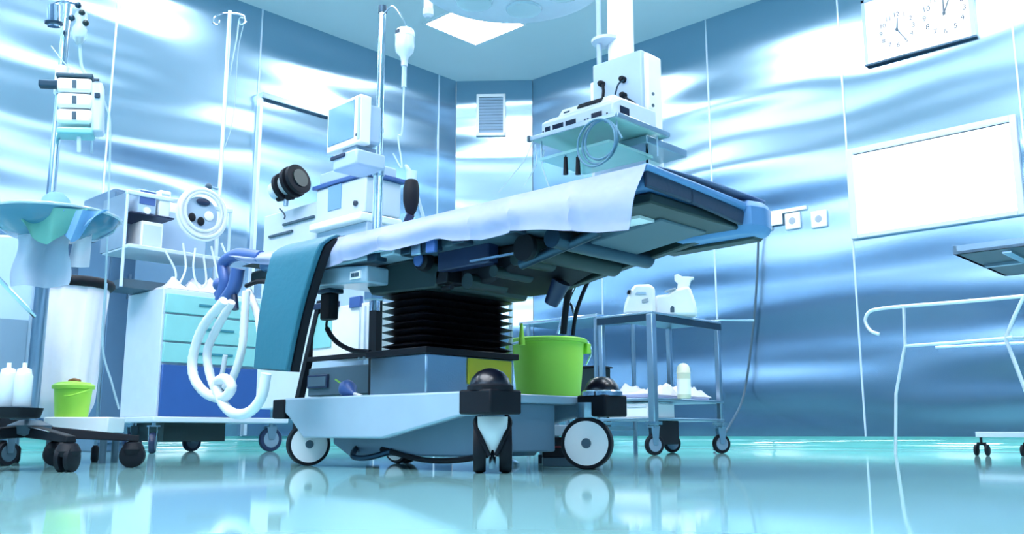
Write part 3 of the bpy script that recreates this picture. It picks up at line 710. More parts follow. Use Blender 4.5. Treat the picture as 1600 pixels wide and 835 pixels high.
# two dark instrument holders under the shelf
for k, px in enumerate((884, 903)):
    q = at(px, 262, y=gy0+.05)
    t = thing('probe_holder', (q.x,q.y,q.z), ('left' if k == 0 else 'right')+' one of two dark probes hanging upright under the glass shelf', 'probe', 'probes under the shelf')
    MB().cyl((q.x,q.y,q.z-.03), (q.x,q.y,q.z+.045), .011, .008, n=14).build('grip', 'black', t)
    MB().cyl((q.x,q.y,q.z+.045), (q.x,q.y,gz-.095), .004, n=8).build('stem', 'darksteel', t)
# pale wires left under the shelf
for k, pts in enumerate(([(832,222),(820,250),(800,275),(780,300)], [(836,226),(838,255),(820,290)], [(850,235),(848,262),(858,292)])):
    o = MB().tube(smooth_path([at(px,py,y=gy0+.02+.03*k) for px, py in pts]), .003).build('thin_wire', 'clear'); tag(o, ['thin pale wire slanting left from the shelf corner', 'thin pale wire dropping under the left shelf end', 'thin pale wire curling beneath the glass shelf'][k], 'wire')

# ============================================================ SURGICAL LAMP overhead
lc = at(800, -28, d=3.6)
sl = thing('surgical_lamp', (lc.x, lc.y, CEIL), 'large round white surgical lamp overhead at the top edge', 'lamp')
lc = Vector((lc.x, lc.y, lc.z))
MB().lathe(lc, [(.10,-.012),(.34,-.010),(.37,.0),(.375,.02),(.33,.055),(.20,.085),(.06,.10)], n=48).build('lamp_head', 'offwhite', sl)
for k in range(6):
    q = lc+Vector((.21*cos(k*pi/3), .21*sin(k*pi/3), -.018)); MB().lathe(q, [(.07,-.004),(.075,.004)], n=24).build('lens', 'clear', sl)
MB().cyl(lc+Vector((0,0,.09)), (lc.x,lc.y,CEIL-.2), .02, n=16).build('lamp_stem', 'white', sl)
MB().cyl((lc.x,lc.y,CEIL-.22), (lc.x,lc.y,CEIL), .05, n=20).build('ceiling_mount', 'white', sl)
for px_, r_ in ((669, .022), (733, .016)):
    q = at(px_, 24, d=4.4); MB().cyl((q.x,q.y,q.z), (q.x,q.y,CEIL), r_, n=16).build('drop_arm', 'white', sl)
    MB().lathe((q.x,q.y,q.z), [(r_*.6,-.012),(r_*1.15,0),(r_*1.15,.03)], n=16).build('arm_cap', 'offwhite', sl)

# ============================================================ GREEN BUCKET and its stand
bq = at(857, 626, d=3.12)
bk = thing('lime_bucket', bq, 'large lime green bucket behind the right wheels of the operating table', 'bucket')
bh = at(857,530,d=3.12).z-bq.z
MB().lathe(bq, [(0.1032,0),(0.1067,.006),(0.1181,bh*.62),(0.1204,bh*.88),(0.1227,bh*.97),(0.1147,bh*.97),(0.1124,bh*.6),(0.0998,.012),(0.0011,.012)], n=40, cap=True).build('body', 'lime', bk)
MB().lathe(bq, [(0.1204,bh*.93),(0.1308,bh*.94),(0.1331,bh*.99),(0.1262,bh*1.01),(0.1193,bh*.99)], n=40, cap=False).build('rim', 'limedark', bk)
vd = Vector(facing(bq, pi/2))
pts = [bq+Vector((0,0,bh*.96))+vd*(-.134)+vd*0]
hp = []
for i in range(15):
    a = pi*i/14; hp.append(bq+vd*(.135*cos(a))+Vector((0,0,bh*.95-.035*sin(a)))+Vector(facing(bq))*(.112*sin(a)*1.0+.006))
for s_ in (-1, 1):
    MB().obox(bq+vd*s_*.131+Vector((0,0,bh*.85)), (0.0229,.02,.035)).build('handle_lug', 'limedark', bk, bevel=.003)
MB().tube(smooth_path([bq+vd*0.1331+Vector((0,0,bh*.98)), bq+vd*0.1468+Vector((0,0,bh*.8)), bq+vd*0.1285+Vector((0,0,bh*.58))]), .003).build('wire_handle', 'chrome', bk)
MB().tube(smooth_path([bq-vd*0.1331+Vector((0,0,bh*.98)), bq-vd*0.1399+Vector((0,0,bh*.8)), bq-vd*0.1239+Vector((0,0,bh*.5))]), .003).build('wire_handle', 'chrome', bk)
st = thing('step_stool', (bq.x, bq.y, 0), 'low grey steel step stool carrying the lime green bucket', 'stool')
MB().box((bq.x-.13,bq.y-.11,bq.z-.022), (bq.x+.13,bq.y+.11,bq.z-.001)).build('top_plate', 'grey', st, bevel=.004)
for zz in (bq.z-.055, .07):
    for dy in (-.095, .085): MB().box((bq.x-.11,bq.y+dy,zz), (bq.x+.11,bq.y+dy+.01,zz+.02)).build('stretcher', 'steel', st, bevel=.002)
for sx in (-.11,.11):
    for sy_ in (-.09,.09): lgo = MB().cyl((bq.x+sx,bq.y+sy_,.02), (bq.x+sx,bq.y+sy_,bq.z-.022), .011, n=12).build('leg', 'steel', st); MB().cyl((bq.x+sx,bq.y+sy_,0), (bq.x+sx,bq.y+sy_,.03), .014, n=12).build('rubber_foot', 'black', lgo)
# glass-like rod left of the bucket
rp = at(798, 600, d=3.05)
pz = at(806, 470, d=3.05).z
sn = thing('suction_wand', (rp.x, rp.y, 0), 'pale clear upright rod with a lime tip between bellows and lime bucket', 'rod')
MB().cyl((rp.x,rp.y,0), (rp.x,rp.y,pz), .007, n=12).build('rod', 'clear', sn)
MB().lathe((rp.x,rp.y,0), [(.028,0),(.028,.01),(.01,.02)], n=20).build('foot', 'steel', sn)
q = at(815, 520, d=3.0); MB().cyl((q.x,q.y,q.z-.04), (q.x,q.y,q.z+.03), .012, .004, n=10).build('tip', 'limedark', sn)
MB().tube([(rp.x,rp.y,q.z-.03), (q.x,q.y,q.z-.03)], .004).build('link', 'steel', sn)
# pedal block behind the right wheel
pd0 = at(850, 697, d=3.0)
fp = thing('foot_pedal', (pd0.x, pd0.y, 0), 'black two-layer foot pedal on the floor left of the right table wheel', 'pedal')
a0, a1 = at(848,697,d=2.9), at(905,697,d=2.9)
dv = (a1-a0).normalized(); dv.z = 0; dn = Vector((-dv.y, dv.x, 0))
for z0, z1, m, nm in ((.062,.090,'black','upper_plate'), (.028,.058,'black','lower_plate'), (.094,.128,'offwhite','housing'), (.0,.028,'midgrey','base')):
    q0 = Vector((a0.x,a0.y,z0)); L = .13
    MB().prism([q0, q0+dv*L, q0+dv*L+dn*.08, q0+dn*.08], (0,0,z1-z0)).build(nm, m, fp, bevel=.003)
MB().prism([Vector((a0.x,a0.y,.058)), Vector((a0.x,a0.y,.058))+dv*.12, Vector((a0.x,a0.y,.058))+dv*.12+dn*.06, Vector((a0.x,a0.y,.058))+dn*.06], (0,0,.006)).build('red_line', 'red', fp)

# ============================================================ INSTRUMENT TABLE (centre right)
c0 = at(1018, 486, d=4.55); tz = c0.z
IX1, IY0 = c0.x, c0.y
IY1 = at(1126, 492, x=IX1).y; IX0 = at(932, 494, y=IY0).x
it = thing('instrument_trolley', ((IX0+IX1)/2,(IY0+IY1)/2,0), 'steel instrument trolley with two shelves carrying white appliances by the right wall', 'trolley')
MB().box((IX0,IY0,tz-.012), (IX1,IY1,tz)).build('top_shelf', 'steel', it, bevel=.003)
MB().box((IX0,IY0,tz-.045), (IX1,IY0+.008,tz-.012)).build('apron', 'darksteel', it)
MB().box((IX1-.008,IY0,tz-.045), (IX1,IY1,tz-.012)).build('apron', 'darksteel', it)
lz = .165
MB().box((IX0,IY0,lz), (IX1,IY1,lz+.014)).build('bottom_shelf', 'steel', it, bevel=.003)
mz = at(1018, 627, d=4.55).z
MB().box((IX0,IY0,mz), (IX1,IY1,mz+.014)).build('middle_shelf', 'steel', it, bevel=.003)
for x in (IX0+.02, IX1-.015):
    for y in (IY0+.015, IY1-.02):
        rr = .018 if (x > IX0+.1 and y < IY0+.1) else .013
        MB().box((x-rr,y-rr,.14), (x+rr,y+rr,tz-.012)).build('leg', 'steel', it, bevel=.003)
        MB().box((x-.03,y-.03,.145), (x+.03,y+.03,.16)).build('corner_plate', 'chrome', it)
        caster(it, (x,y,0), .10, facing((x,y), .5), 'black', 'grey', 'steel', width=.022, top=.135)
MB().box((IX1-.08,IY0+.06,.05), (IX1-.02,IY0+.24,lz)).build('under_box', 'black', it, bevel=.004)
# rail behind
MB().tube([(IX0,IY1,tz+.012), (IX1,IY1,tz+.012), (IX1+.12,IY1+.14,tz+.012)], .005).build('back_rail', 'chrome', it)

# appliances on the trolley: two white machines
def K(px, py, dd=0): return at(px, py, y=IY0+.12+dd)
zt0 = tz
k1 = at(1003, 482, d=4.72); s1 = thing('white_sterile_pack', (k1.x,k1.y,zt0), 'white lumpy appliance with a black nozzle, left on the steel trolley', 'appliance')
def lump(u, v, c, sx, sy, h, ph):
    a = 2*pi*u; t = v*pi/2
    r = cos(t)**.55; k = 1+.10*sin(3*a+ph)+.06*sin(5*a+2*ph)
    return Vector((c.x+sx*r*k*cos(a), c.y+sy*r*k*sin(a), c.z+h*(sin(t)**.8)*(1+.08*sin(2*a+ph)*cos(t))))
cA = Vector((k1.x,k1.y,zt0))
vdir = Vector(facing(cA, pi/2))
def appl(t, c, wid, prof, dep, nm='body', m='white'):
    """silhouette prof: (offset along vdir, height) swept towards the back"""
    pts = [c+vdir*o_+Vector((0,0,h)) for o_, h in prof]; n_ = Vector(facing(c))
    return MB().prism([p+n_*dep/2 for p in pts], -n_*dep).build(nm, m, t, bevel=.014)
sgn = 1 if (vdir.dot(Vector((cos(YAW), sin(YAW), 0))) > 0) else -1
vdir = vdir*sgn
def ap(t, c, prof, dep, nm='body', m='white', bev=.014, fwd=0):
    prof = [(a*1.12, b*1.15) for a, b in prof]
    n_ = Vector(facing(c)); pts = [c+vdir*o_+Vector((0,0,h))+n_*fwd for o_, h in prof]
    return MB().prism([p+n_*dep/2 for p in pts], -n_*dep).build(nm, m, t, bevel=bev)
ap(s1, cA, [(-.085,0),(.06,0),(.06,.115),(.035,.130),(-.03,.130),(-.055,.10),(-.075,.05)], .13)
ap(s1, cA, [(-.066,.086),(-.052,.086),(-.046,.104),(-.060,.104)], .015, 'nozzle', 'black', .002, .07)
ap(s1, cA, [(-.03,.085),(.02,.083),(.02,.095),(-.02,.097)], .01, 'seam_mark', 'paleblue', .002, .067)
ap(s1, cA, [(0,.045),(.03,.052),(.028,.068),(.0,.06)], .01, 'vent_mark', 'inkpale', .002, .067)
k2 = at(1057, 482, d=4.78); cB = Vector((k2.x,k2.y,zt0))
s2 = thing('white_pump_jug', cB, 'white rounded jug-shaped appliance with a spout, right on the steel trolley', 'appliance')
ap(s2, cB, [(-.10,0),(.095,0),(.085,.06),(.068,.115),(.055,.13),(-.01,.115),(-.04,.095),(-.095,.09)], .13)
ap(s2, cB, [(.005,.12),(.06,.13),(.072,.165),(.085,.168),(.083,.175),(.03,.178),(.012,.190),(-.005,.185),(-.005,.165),(.01,.15)], .05, 'spout')
ap(s2, cB, [(-.028,.012),(-.010,.012),(-.010,.035),(-.020,.042),(-.028,.03)], .01, 'tap', 'midgrey', .002, .068)
ap(s2, cB, [(-.05,.10),(.0,.115),(.0,.122),(-.05,.108)], .02, 'grip', 'inkpale', .002, .062)

# linens on the middle shelf, bottle
lw = thing('linen_stack', ((IX0+IX1)/2, IY0+.3, mz+.014), 'crumpled white linen and folded blue cloth on the trolley shelf', 'linen')
def crump(u, v):
    x = IX0+.06+(IX1-IX0-.10)*v; y = IY0+.04+(IY1-IY0-.10)*u
    e = min(1, 8*min(u,1-u,v,1-v)+.0)
    return (x, y, mz+.034+e*(.030+.016*sin(13*u+3*v)+.012*sin(29*u-9*v)+.01*sin(47*u+17*v)))
MB().box((IX0+.05,IY0+.03,mz+.0145), (IX1-.04,IY1-.08,mz+.036)).build('folded_cloth', 'sheet', lw, bevel=.006)
MB().grid(crump, 40, 16, (0,0,-.006)).build('crumpled_linen', 'bag', lw)
bb = at(1069, 618, d=4.62); bH = at(1069,567,d=4.62).z-mz-.014; bb.z = mz+.014
sbt = thing('soap_bottle', bb, 'cream round-topped bottle standing on the trolley shelf before the linen', 'bottle')
MB().lathe(bb, [(.031,0),(.034,.004),(.034,bH*.70),(.036,bH*.72),(.034,bH*.74),(.033,bH*.84),(.027,bH*.93),(.014,bH*.985),(.001,bH)], n=24).build('body', 'cream', sbt)
MB().lathe(bb, [(.0345,bH*.12),(.0345,bH*.55)], n=24, cap=False).build('label_band', 'white', sbt)
q = thing('low_white_box', (IX0+.15, IY0+.15, lz+.014), 'white box on the bottom shelf of the steel trolley', 'box')
MB().box((IX0+.05,IY0+.02,lz+.0145), (IX1-.05,IY0+.25,mz-.01)).build('body', 'white', q, bevel=.006)
MB().box((IX0+.06,IY0+.015,mz-.03), (IX1-.06,IY0+.02,mz-.02)).build('lid_line', 'offwhite', q)
# second trolley to the left behind (shelf line and legs)
JX1, JY0 = IX0-.12, IY0+.15
j0 = at(820, 502, y=JY0); 
jt = thing('side_bench', (JX1-.3, JY0+.2, 0), 'low steel side bench seen behind the lime bucket, against the far wall', 'bench')
jz = at(870, 497, y=JY0).z
MB().box((j0.x-.05,JY0,jz-.02), (JX1,JY0+.40,jz)).build('bench_top', 'chrome', jt, bevel=.004)
MB().box((j0.x,JY0+.02,.12), (JX1-.03,JY0+.38,.14)).build('bench_shelf', 'steel', jt)
for x in (j0.x, JX1-.03):
    for y in (JY0+.03, JY0+.37): MB().cyl((x,y,0), (x,y,jz-.02), .012, n=12).build('leg', 'steel', jt)
bx = at(925, 590, y=JY0+.1); o = thing('dark_box', (bx.x,JY0+.1,.14), 'small dark green box on the side bench shelf right of the lime bucket', 'box')
MB().box((bx.x-.09,JY0+.06,.1405), (bx.x+.05,JY0+.2,bx.z+.05)).build('body', 'greenmetal', o, bevel=.004)
MB().box((bx.x-.10,JY0+.05,bx.z+.05), (bx.x+.06,JY0+.21,bx.z+.06)).build('lid', 'black', o, bevel=.003)

# ============================================================ WALL THINGS, right wall
ts = [(1196,350),(1240,346),(1281,343)]
labs = ['white wall socket with a black plug pushed in, leftmost of three', 'white wall socket with an empty grey outlet, middle of three', 'white wall socket set apart, rightmost of three']
for k, (px, py) in enumerate(ts):
    q = at(px, py, y=YR); t = thing('wall_socket', q, labs[k], 'socket', None)
    MB().box((q.x-.058,YR-.022,q.z-.06), (q.x+.058,YR-.001,q.z+.06)).build('plate', 'white', t, bevel=.005)
    MB().lathe(Vector((q.x,YR-.022,q.z)), [(.026,0),(.026,.002),(.020,.003)], (0,-1,0), 20).build('outlet', 'inkpale' if k else 'ink', t)
q = at(1196,352,y=YR); a = at(1142,368,y=YR)
tr = thing('cable_duct', (a.x, YR, a.z), 'white horizontal cable duct on the wall beside the sockets', 'duct')
MB().box((at(1140,370,y=YR).x,YR-.03,q.z-.02), (at(1225,340,y=YR).x,YR-.023,q.z+.09)).build('cover', 'white', tr, bevel=.003)
MB().box((at(1140,370,y=YR).x,YR-.0225,q.z+.062), (at(1262,340,y=YR).x,YR-.001,q.z+.09)).build('backing_strip', 'white', tr, bevel=.003)
pc = thing('power_cable', (q.x, YR-.05, 0), 'black power cable hanging from the plugged socket down to the floor', 'cable')
MB().lathe(Vector((q.x,YR-.028,q.z)), [(.022,0),(.022,.03),(.012,.045)], (0,-1,0), 16).build('plug', 'black', pc)
MB().tube(smooth_path([Vector((q.x-.01,YR-.06,q.z)), at(1185,372,y=YR-.05), at(1183,430,y=YR-.04), at(1178,500,y=YR-.04), at(1170,570,y=YR-.05), at(1160,625,y=YR-.12), at(1140,665,y=YR-.6), Vector((at(1115,672,y=YR-1.2).x, YR-1.2, .01))]), .0085).build('cord', 'midgrey', pc)

# double clock
ck = thing('wall_clock', (-2.05, YR, 2.9), 'white rectangular wall clock board with two round dials at top right', 'clock')
kx0, kx1, kz0, kz1 = -2.43, -1.70, 2.64, 3.12
MB().box((kx0,YR-.020,kz0), (kx1,YR,kz1)).build('board', 'white', ck, bevel=.003)
for a, b in (((kx1-.03,kz0),(kx1,kz1)), ((kx0,kz0),(kx0+.02,kz1)), ((kx0,kz1-.02),(kx1,kz1))):
    MB().box((a[0],YR-.026,a[1]), (b[0],YR-.0202,b[1])).build('frame', 'paleblue', ck)
MB().box((kx0,YR-.030,kz0-.012), (kx1,YR-.002,kz0)).build('bottom_edge', 'darksteel', ck)
def text_mesh(s_, size):
    cu = D.curves.new('t', 'FONT'); cu.body = s_; cu.size = size; cu.align_x = 'CENTER'; cu.align_y = 'CENTER'
    ob = D.objects.new('t', cu); COL.objects.link(ob); me = ob.to_mesh()
    vs = [v.co.copy() for v in me.vertices]; fs = [tuple(p.vertices) for p in me.polygons]
    ob.to_mesh_clear(); D.objects.remove(ob); D.curves.remove(cu); return vs, fs
def dial(c, r, h1, h2, lab):
    dd = MB().lathe(Vector((c[0],YR-.0202,c[1])), [(r*1.12,0),(r*1.12,.002)], (0,-1,0), 40).build('dial', 'white', ck)
    for k in range(1, 13):
        a = pi/2-k*pi/6; vs, fs = text_mesh(str(k), r*.36)
        MB().add([(c[0]+r*.88*cos(a)+v.x, YR-.0232, c[1]+r*.88*sin(a)+v.y) for v in vs], fs).build('numeral', 'ink', dd)
    for (ang, L, wd) in (h1, h2):
        a = radians(90-ang); dx, dz = cos(a), sin(a); n_ = Vector((-dz,0,dx))*wd
        b0 = Vector((c[0],YR-.024,c[1]))-Vector((dx,0,dz))*L*.12; e = Vector((c[0],YR-.024,c[1]))+Vector((dx,0,dz))*L
        MB().prism([b0-n_, b0+n_, e+n_*.5, e-n_*.5], (0,-.002,0)).build('hand', 'midgrey', dd)
    MB().lathe(Vector((c[0],YR-.026,c[1])), [(.010,0),(.010,.003)], (0,-1,0), 14).build('boss', 'midgrey', dd)
dial((-2.196,2.831), .125, (5,.085,.006), (148,.115,.004), '')
dial((-1.885,2.85), .145, (0,.10,.006), (22,.13,.004), '')

# ============================================================ CHROME FRAME at far right and overhead tray
fy = 4.72
F = lambda px, py, dy=0: at(px, py, y=fy+dy)
cf = thing('chrome_hamper_frame', (F(1530,705).x, fy, 0), 'thin chrome tube frame trolley with curled handle at the right edge', 'trolley frame')
hk = [F(1374,523), F(1360,517), F(1352,502), F(1358,488), F(1375,483), F(1412,479), F(1500,472), F(1600,463)]
MB().tube(smooth_path(hk), .009, 10).build('top_rail', 'tube', cf)
pf = F(1399,706); 
MB().tube([F(1412,479), F(1414,540), F(1410,560), F(1400,615), Vector((pf.x+.0,fy,.0))], .008, 10).build('leg', 'tube', cf)
MB().tube([F(1414,541), F(1500,535), F(1570,529), F(1582,527)], .008, 10).build('middle_rail', 'tube', cf)
MB().tube([F(1462,543,.35), F(1600,536,.35), F(1680,530,.35)], .007, 10).build('far_rail', 'tube', cf)
MB().tube([F(1600,463), F(1585,495), F(1571,529), F(1585,565), F(1600,604), F(1625,672)], .009, 10).build('leg', 'tube', cf)
MB().tube([F(1660,458,.35), F(1640,500,.35), F(1635,530,.35)], .009, 10).build('far_post', 'tube', cf)
MB().tube([F(1600,463), F(1660,458,.35)], .008, 10).build('cross_rail', 'tube', cf)
MB().tube([F(1571,529), F(1640,527,.35)], .008, 10).build('cross_rail', 'tube', cf)
cz = F(1528,680).z; cx_ = F(1528,680).x
MB().box((cx_-.008,fy-.012,cz-.012), (F(1640,671).x,fy+.012,cz+.014)).build('bottom_bar', 'offwhite', cf, bevel=.003)
def small_caster(x, y):
    MB().cyl((x,y,.055), (x,y,cz), .006, n=10).build('caster_stem', 'black', cf)
    MB().tube([(x-.02,y,.03), (x-.014,y,.056), (x+.014,y,.056), (x+.022,y,.03)], .009).build('caster_fork', 'black', cf)
    for s_ in (-1, 1): MB().lathe((x+s_*.024,y,.026), [(.020,-.008),(.026,-.005),(.026,.005),(.020,.008)], (1,0,0), 20).build('caster_wheel', 'black', cf)
small_caster(cx_+.012, fy); small_caster(F(1606,690).x, fy)

mt = at(1490, 398, d=3.3); mzt = mt.z
my = thing('mayo_stand', (mt.x+.45, mt.y+.05, 0), 'dark steel tray stand poking in at the right edge, seen from below', 'tray stand')
p0 = at(1490,398,z=mzt); p1 = at(1570,432,z=mzt); e1 = (p1-p0); e1.z = 0; Lp = e1.length; e1.normalize(); e2 = Vector((-e1.y, e1.x, 0))
if (e2.dot(Vector((cos(YAW), sin(YAW), 0))) < 0): e2 = -e2
def slab(a, b, c_, d_, z0, z1): 
    q0 = Vector((p0.x,p0.y,mzt)); return MB().prism([q0+e1*a+e2*c_+Vector((0,0,z0)), q0+e1*b+e2*c_+Vector((0,0,z0)), q0+e1*b+e2*d_+Vector((0,0,z0)), q0+e1*a+e2*d_+Vector((0,0,z0))], (0,0,z1-z0))
Wd = .62; Lp = max(Lp, .38)
slab(0,Lp,0,Wd,0,.010).build('tray_floor', 'darksteel', my)
for a, b, c_, d_ in ((0,.012,0,Wd), (Lp-.012,Lp,0,Wd), (0,Lp,0,.012), (0,Lp,Wd-.012,Wd)):
    slab(a,b,c_,d_,0,.03).build('tray_lip', 'steel', my)
slab(.03,Lp-.03,.15,.18,-.012,0).build('under_rib', 'chrome', my)
slab(.03,Lp-.03,.36,.39,-.012,0).build('under_rib', 'chrome', my)
slab(Lp*.45,Lp*.5,.02,Wd-.02,-.010,0).build('under_rib', 'steel', my)
cen = Vector((p0.x,p0.y,0))+e1*Lp*.5+e2*(Wd-.05)
MB().cyl(cen, cen+Vector((0,0,mzt-.01)), .014, n=16).build('post', 'chrome', my)
MB().box(cen+Vector((-.2,-.02,.06)), cen+Vector((.2,.02,.085))).build('foot_bar', 'steel', my, bevel=.004)
MB().box(cen+Vector((-.02,-.2,.0)), cen+Vector((.02,.2,.06))).build('foot_bar', 'steel', my, bevel=.004)

# ============================================================ LEFT: anaesthesia trolley with drawers
q = at(245, 656, d=4.9); CX, CYa = q.x, q.y
CW = at(425, 656, x=CX).y-CYa; CD = .50
zt = at(245, 447, x=CX).z
dt = thing('drawer_trolley', (CX-.2, CYa+CW/2, 0), 'pale drawer trolley with aqua drawers over one blue drawer, left of the table', 'trolley')
zb = .18
ct_x0 = at(186, 656, y=CYa).x
MB().box((ct_x0,CYa,zb+.012), (CX-.022,CYa+CW,zt)).build('carcass', 'offwhite', dt, bevel=.006)
MB().box((ct_x0-.04,CYa-.03,zb-.018), (CX+.02,CYa+CW+.10,zb+.012)).build('base_plate', 'offwhite', dt, bevel=.006)
def dz(py): return at(245, py, x=CX).z
edges = [450, 487, 532, 567]
rows = [(456,486,'draw_teal'), (489,531,'draw_teal'), (534,565,'draw_teal'), (569,651,'draw_blue')]
for py0, py1, m in rows:
    z1_, z0_ = dz(py0), dz(py1)
    d_ = MB().box((CX-.021,CYa+.012,z0_), (CX,CYa+CW-.012,z1_)).build('drawer', m, dt, bevel=.004, label='blue drawer' if m == 'draw_blue' else None)
    zh = z0_*.45+z1_*.55
    MB().box((CX,CYa+.20,zh-.008), (CX+.010,CYa+.42,zh+.004)).build('handle', 'draw_gap' if m == 'draw_teal' else 'darkscreen', d_, bevel=.002)
for (x, y, dia) in ((CX-.03,CYa+.0,.11), (ct_x0+.05,CYa+CW*.6,.11), (CX-.04,CYa+CW+.02,.14), (ct_x0+.05,CYa+.06,.11)):
    caster(dt, (x,y,0), dia, facing((x,y), 1.45 if dia < .12 and x > CX-.1 else .45), 'navy', 'grey', 'steel', width=.03, top=zb-.018-.02)
MB().box((ct_x0+.05,CYa+.08,.06), (CX-.08,CYa+CW-.25,zb-.018)).build('undertray', 'greenmetal', dt)
# top rack frame
zr = at(200, 292, y=CYa+.0).z; RX0 = at(200, 340, y=CYa).x
RYe = at(372, 300, x=CX-.05).y
zs = dz(397)
for (x, y) in ((RX0,CYa+.03), (CX-.05,CYa+.03), (CX-.05,RYe), (RX0,RYe)):
    pass
rx = CX-.16
ra = at(200, 300, x=rx); rb = at(362, 300, x=rx)
rk = [ra.y, rb.y]
for y in rk: MB().cyl((rx,y,zt), (rx,y,ra.z), .009, n=12).build('rack_post', 'seam', dt)
MB().box((rx-.012,rk[0]-.01,ra.z-.012), (rx+.012,rk[1]+.01,ra.z+.012)).build('rack_top_bar', 'seam', dt, bevel=.004)
zs = at(280, 398, x=rx).z
MB().box((rx-.28,rk[0],zs-.012), (rx+.06,rk[1],zs+.010)).build('rack_shelf', 'offwhite', dt, bevel=.004)
MB().box((rx-.30,rk[0],zs), (rx-.28,rk[1],ra.z)).build('rack_back', 'paleblue', dt)
MB().box((rx-.30,rk[0]-.004,zs), (rx+.0,rk[0]+.006,ra.z)).build('rack_side', 'grey', dt)
MB().box((rx-.26,rk[0]+.02,zt+.002), (rx-.02,rk[1]-.03,zt+.05)).build('dark_well', 'midgrey', dt)

# things in the rack
def G(px, py, dx=0): return at(px, py, x=rx+dx)
def unit(name, lab, cat, px0, py0, px1, py1, m, dep=.16, dx=0, on=None):
    a = G(px0, py1, dx); b = G(px1, py0, dx)
    z0_ = a.z if on is None else on
    t = thing(name, (rx+dx-dep/2, (a.y+b.y)/2, z0_), lab, cat)
    MB().box((rx+dx-dep, a.y, z0_+.0005), (rx+dx, b.y, b.z)).build('case', m, t, bevel=.006)
    return t, a, b
shelf2 = G(250, 338).z
MB().box((rx-.28,rk[0]+.02,shelf2-.008), (rx+.01,G(266,340).y+.02,shelf2)).build('upper_shelf', 'navy', dt)
t, a, b = unit('blue_module', 'blue-fronted module with a small screen in the upper left of the rack', 'medical unit', 214, 300, 246, 334, 'paleblue', on=shelf2)
MB().box((rx,a.y+.01,a.z+.06), (rx+.003,b.y-.01,b.z-.008)).build('screen', 'blueclamp', t)
MB().lathe(Vector((rx,(a.y+b.y)/2,a.z+.025)), [(.022,0),(.02,.01)], (1,0,0), 16).build('knob', 'white', t)
t, a, b = unit('white_module', 'white module beside the blue one in the upper rack', 'medical unit', 248, 300, 268, 334, 'white', on=shelf2)
MB().box((rx,a.y+.01,b.z-.04), (rx+.003,b.y-.01,b.z-.02)).build('label_strip', 'paleblue', t)
t, a, b = unit('pale_cabinet', 'tall white module standing on the rack shelf under the dark ledge', 'medical unit', 218, 350, 256, 394, 'white', on=zs+.010)
MB().box((rx,a.y+.012,a.z+.01), (rx+.003,b.y-.012,b.z-.02)).build('front_panel', 'offwhite', t)
# coil of white hose with dark core
wc_ = G(316, 335, .10)
hc = thing('hose_coil', wc_, 'big ring of coiled white tubing hung on the trolley rack', 'tubing')
for k, rr in enumerate((.150,.138,.124,.112)):
    pts = [(wc_.x+.012*(k % 2), wc_.y+rr*cos(2*pi*i/34), wc_.z+rr*sin(2*pi*i/34)+.004*k) for i in range(34)]
    MB().tube(pts, .010, 8, closed=True).build('loop', 'hose', hc)
MB().lathe(wc_-Vector((.03,0,0)), [(.105,0),(.105,.01)], (1,0,0), 28).build('backing_disc', 'paleblue', hc)
MB().sphere(wc_+Vector((-.01,.008,.075)), .034, 16, (.4,1.3,.6)).build('dark_grip', 'navy', hc)
for dy, dz_ in ((-.055,-.025), (.0,-.04)): MB().sphere(wc_+Vector((-.01,dy,dz_)), .022, 14, (.5,1,1.2)).build('black_port', 'black', hc)
MB().sphere(wc_+Vector((-.015,.05,.0)), .03, 14, (.3,1,1)).build('white_port', 'white', hc)
MB().tube([wc_+Vector((-.02,0,.148)), wc_+Vector((-.10,0,.165))], .006).build('hook', 'steel', hc)
# hanging white lines under the shelf
for k, (pts, lab) in enumerate((
    ([(258,392),(275,430),(262,470),(272,452)], 'thin white line hanging at the left below the rack shelf'),
    ([(286,380),(290,420),(276,452)], 'white line dropping from the hose ring, left strand'),
    ([(305,388),(302,420),(310,450),(322,440),(318,400)], 'white line looping below the hose ring centre'),
    ([(330,385),(338,420),(344,448)], 'white line dropping from the hose ring, right strand'),
    ([(346,380),(356,410),(352,450),(340,470)], 'white line at the right end of the rack shelf'))):
    o = MB().tube(smooth_path([G(px,py,.09) for px, py in pts]), .006).build('white_line', 'hose'); tag(o, lab, 'tubing')
# crumpled cloths on the trolley top
ctx = thing('crumpled_cloth', (CX-.15,CYa+.2,zt), 'crumpled white cloth heaped on the drawer trolley top', 'cloth')
def cr2(u, v):
    x = CX-.03-(.32)*v; y = CYa+.02+(CW*.62)*u
    e = min(1, 6*min(u,1-u,v,1-v))
    return (x, y, zt+.006+e*(.045+.02*sin(11*u+3*v)+.02*sin(23*u-9*v)+.012*sin(47*u+17*v)))
MB().grid(cr2, 40, 18, (0,0,-.004)).build('cloth', 'bag', ctx)
# rack pole with hooks, and round knob
pp = at(343, 300, x=rx-.27); 
ip = thing('hook_pole', (pp.x,pp.y,zt), 'slim pale pole with curled hooks at its top beside the rack', 'pole')
zt2 = at(345, 12, x=pp.x).z
MB().cyl((pp.x,pp.y,zt-.01), (pp.x,pp.y,zt2), .013, n=14).build('shaft', 'seam', ip)
tp_ = Vector((pp.x,pp.y,zt2-.02)); ud = Vector((cos(YAW), sin(YAW), 0))
for s_ in (-1, 1):
    MB().tube(smooth_path([tp_, tp_+ud*s_*.05+Vector((0,0,.0)), tp_+ud*s_*.095+Vector((0,0,-.02)), tp_+ud*s_*.105+Vector((0,0,-.06)), tp_+ud*s_*.075+Vector((0,0,-.075)), tp_+ud*s_*.065+Vector((0,0,-.045))]), .006).build('hook', 'chrome', ip)
MB().sphere(at(326,292,x=rx-.27), .022, 14).build('clamp_knob', 'midgrey', ip)
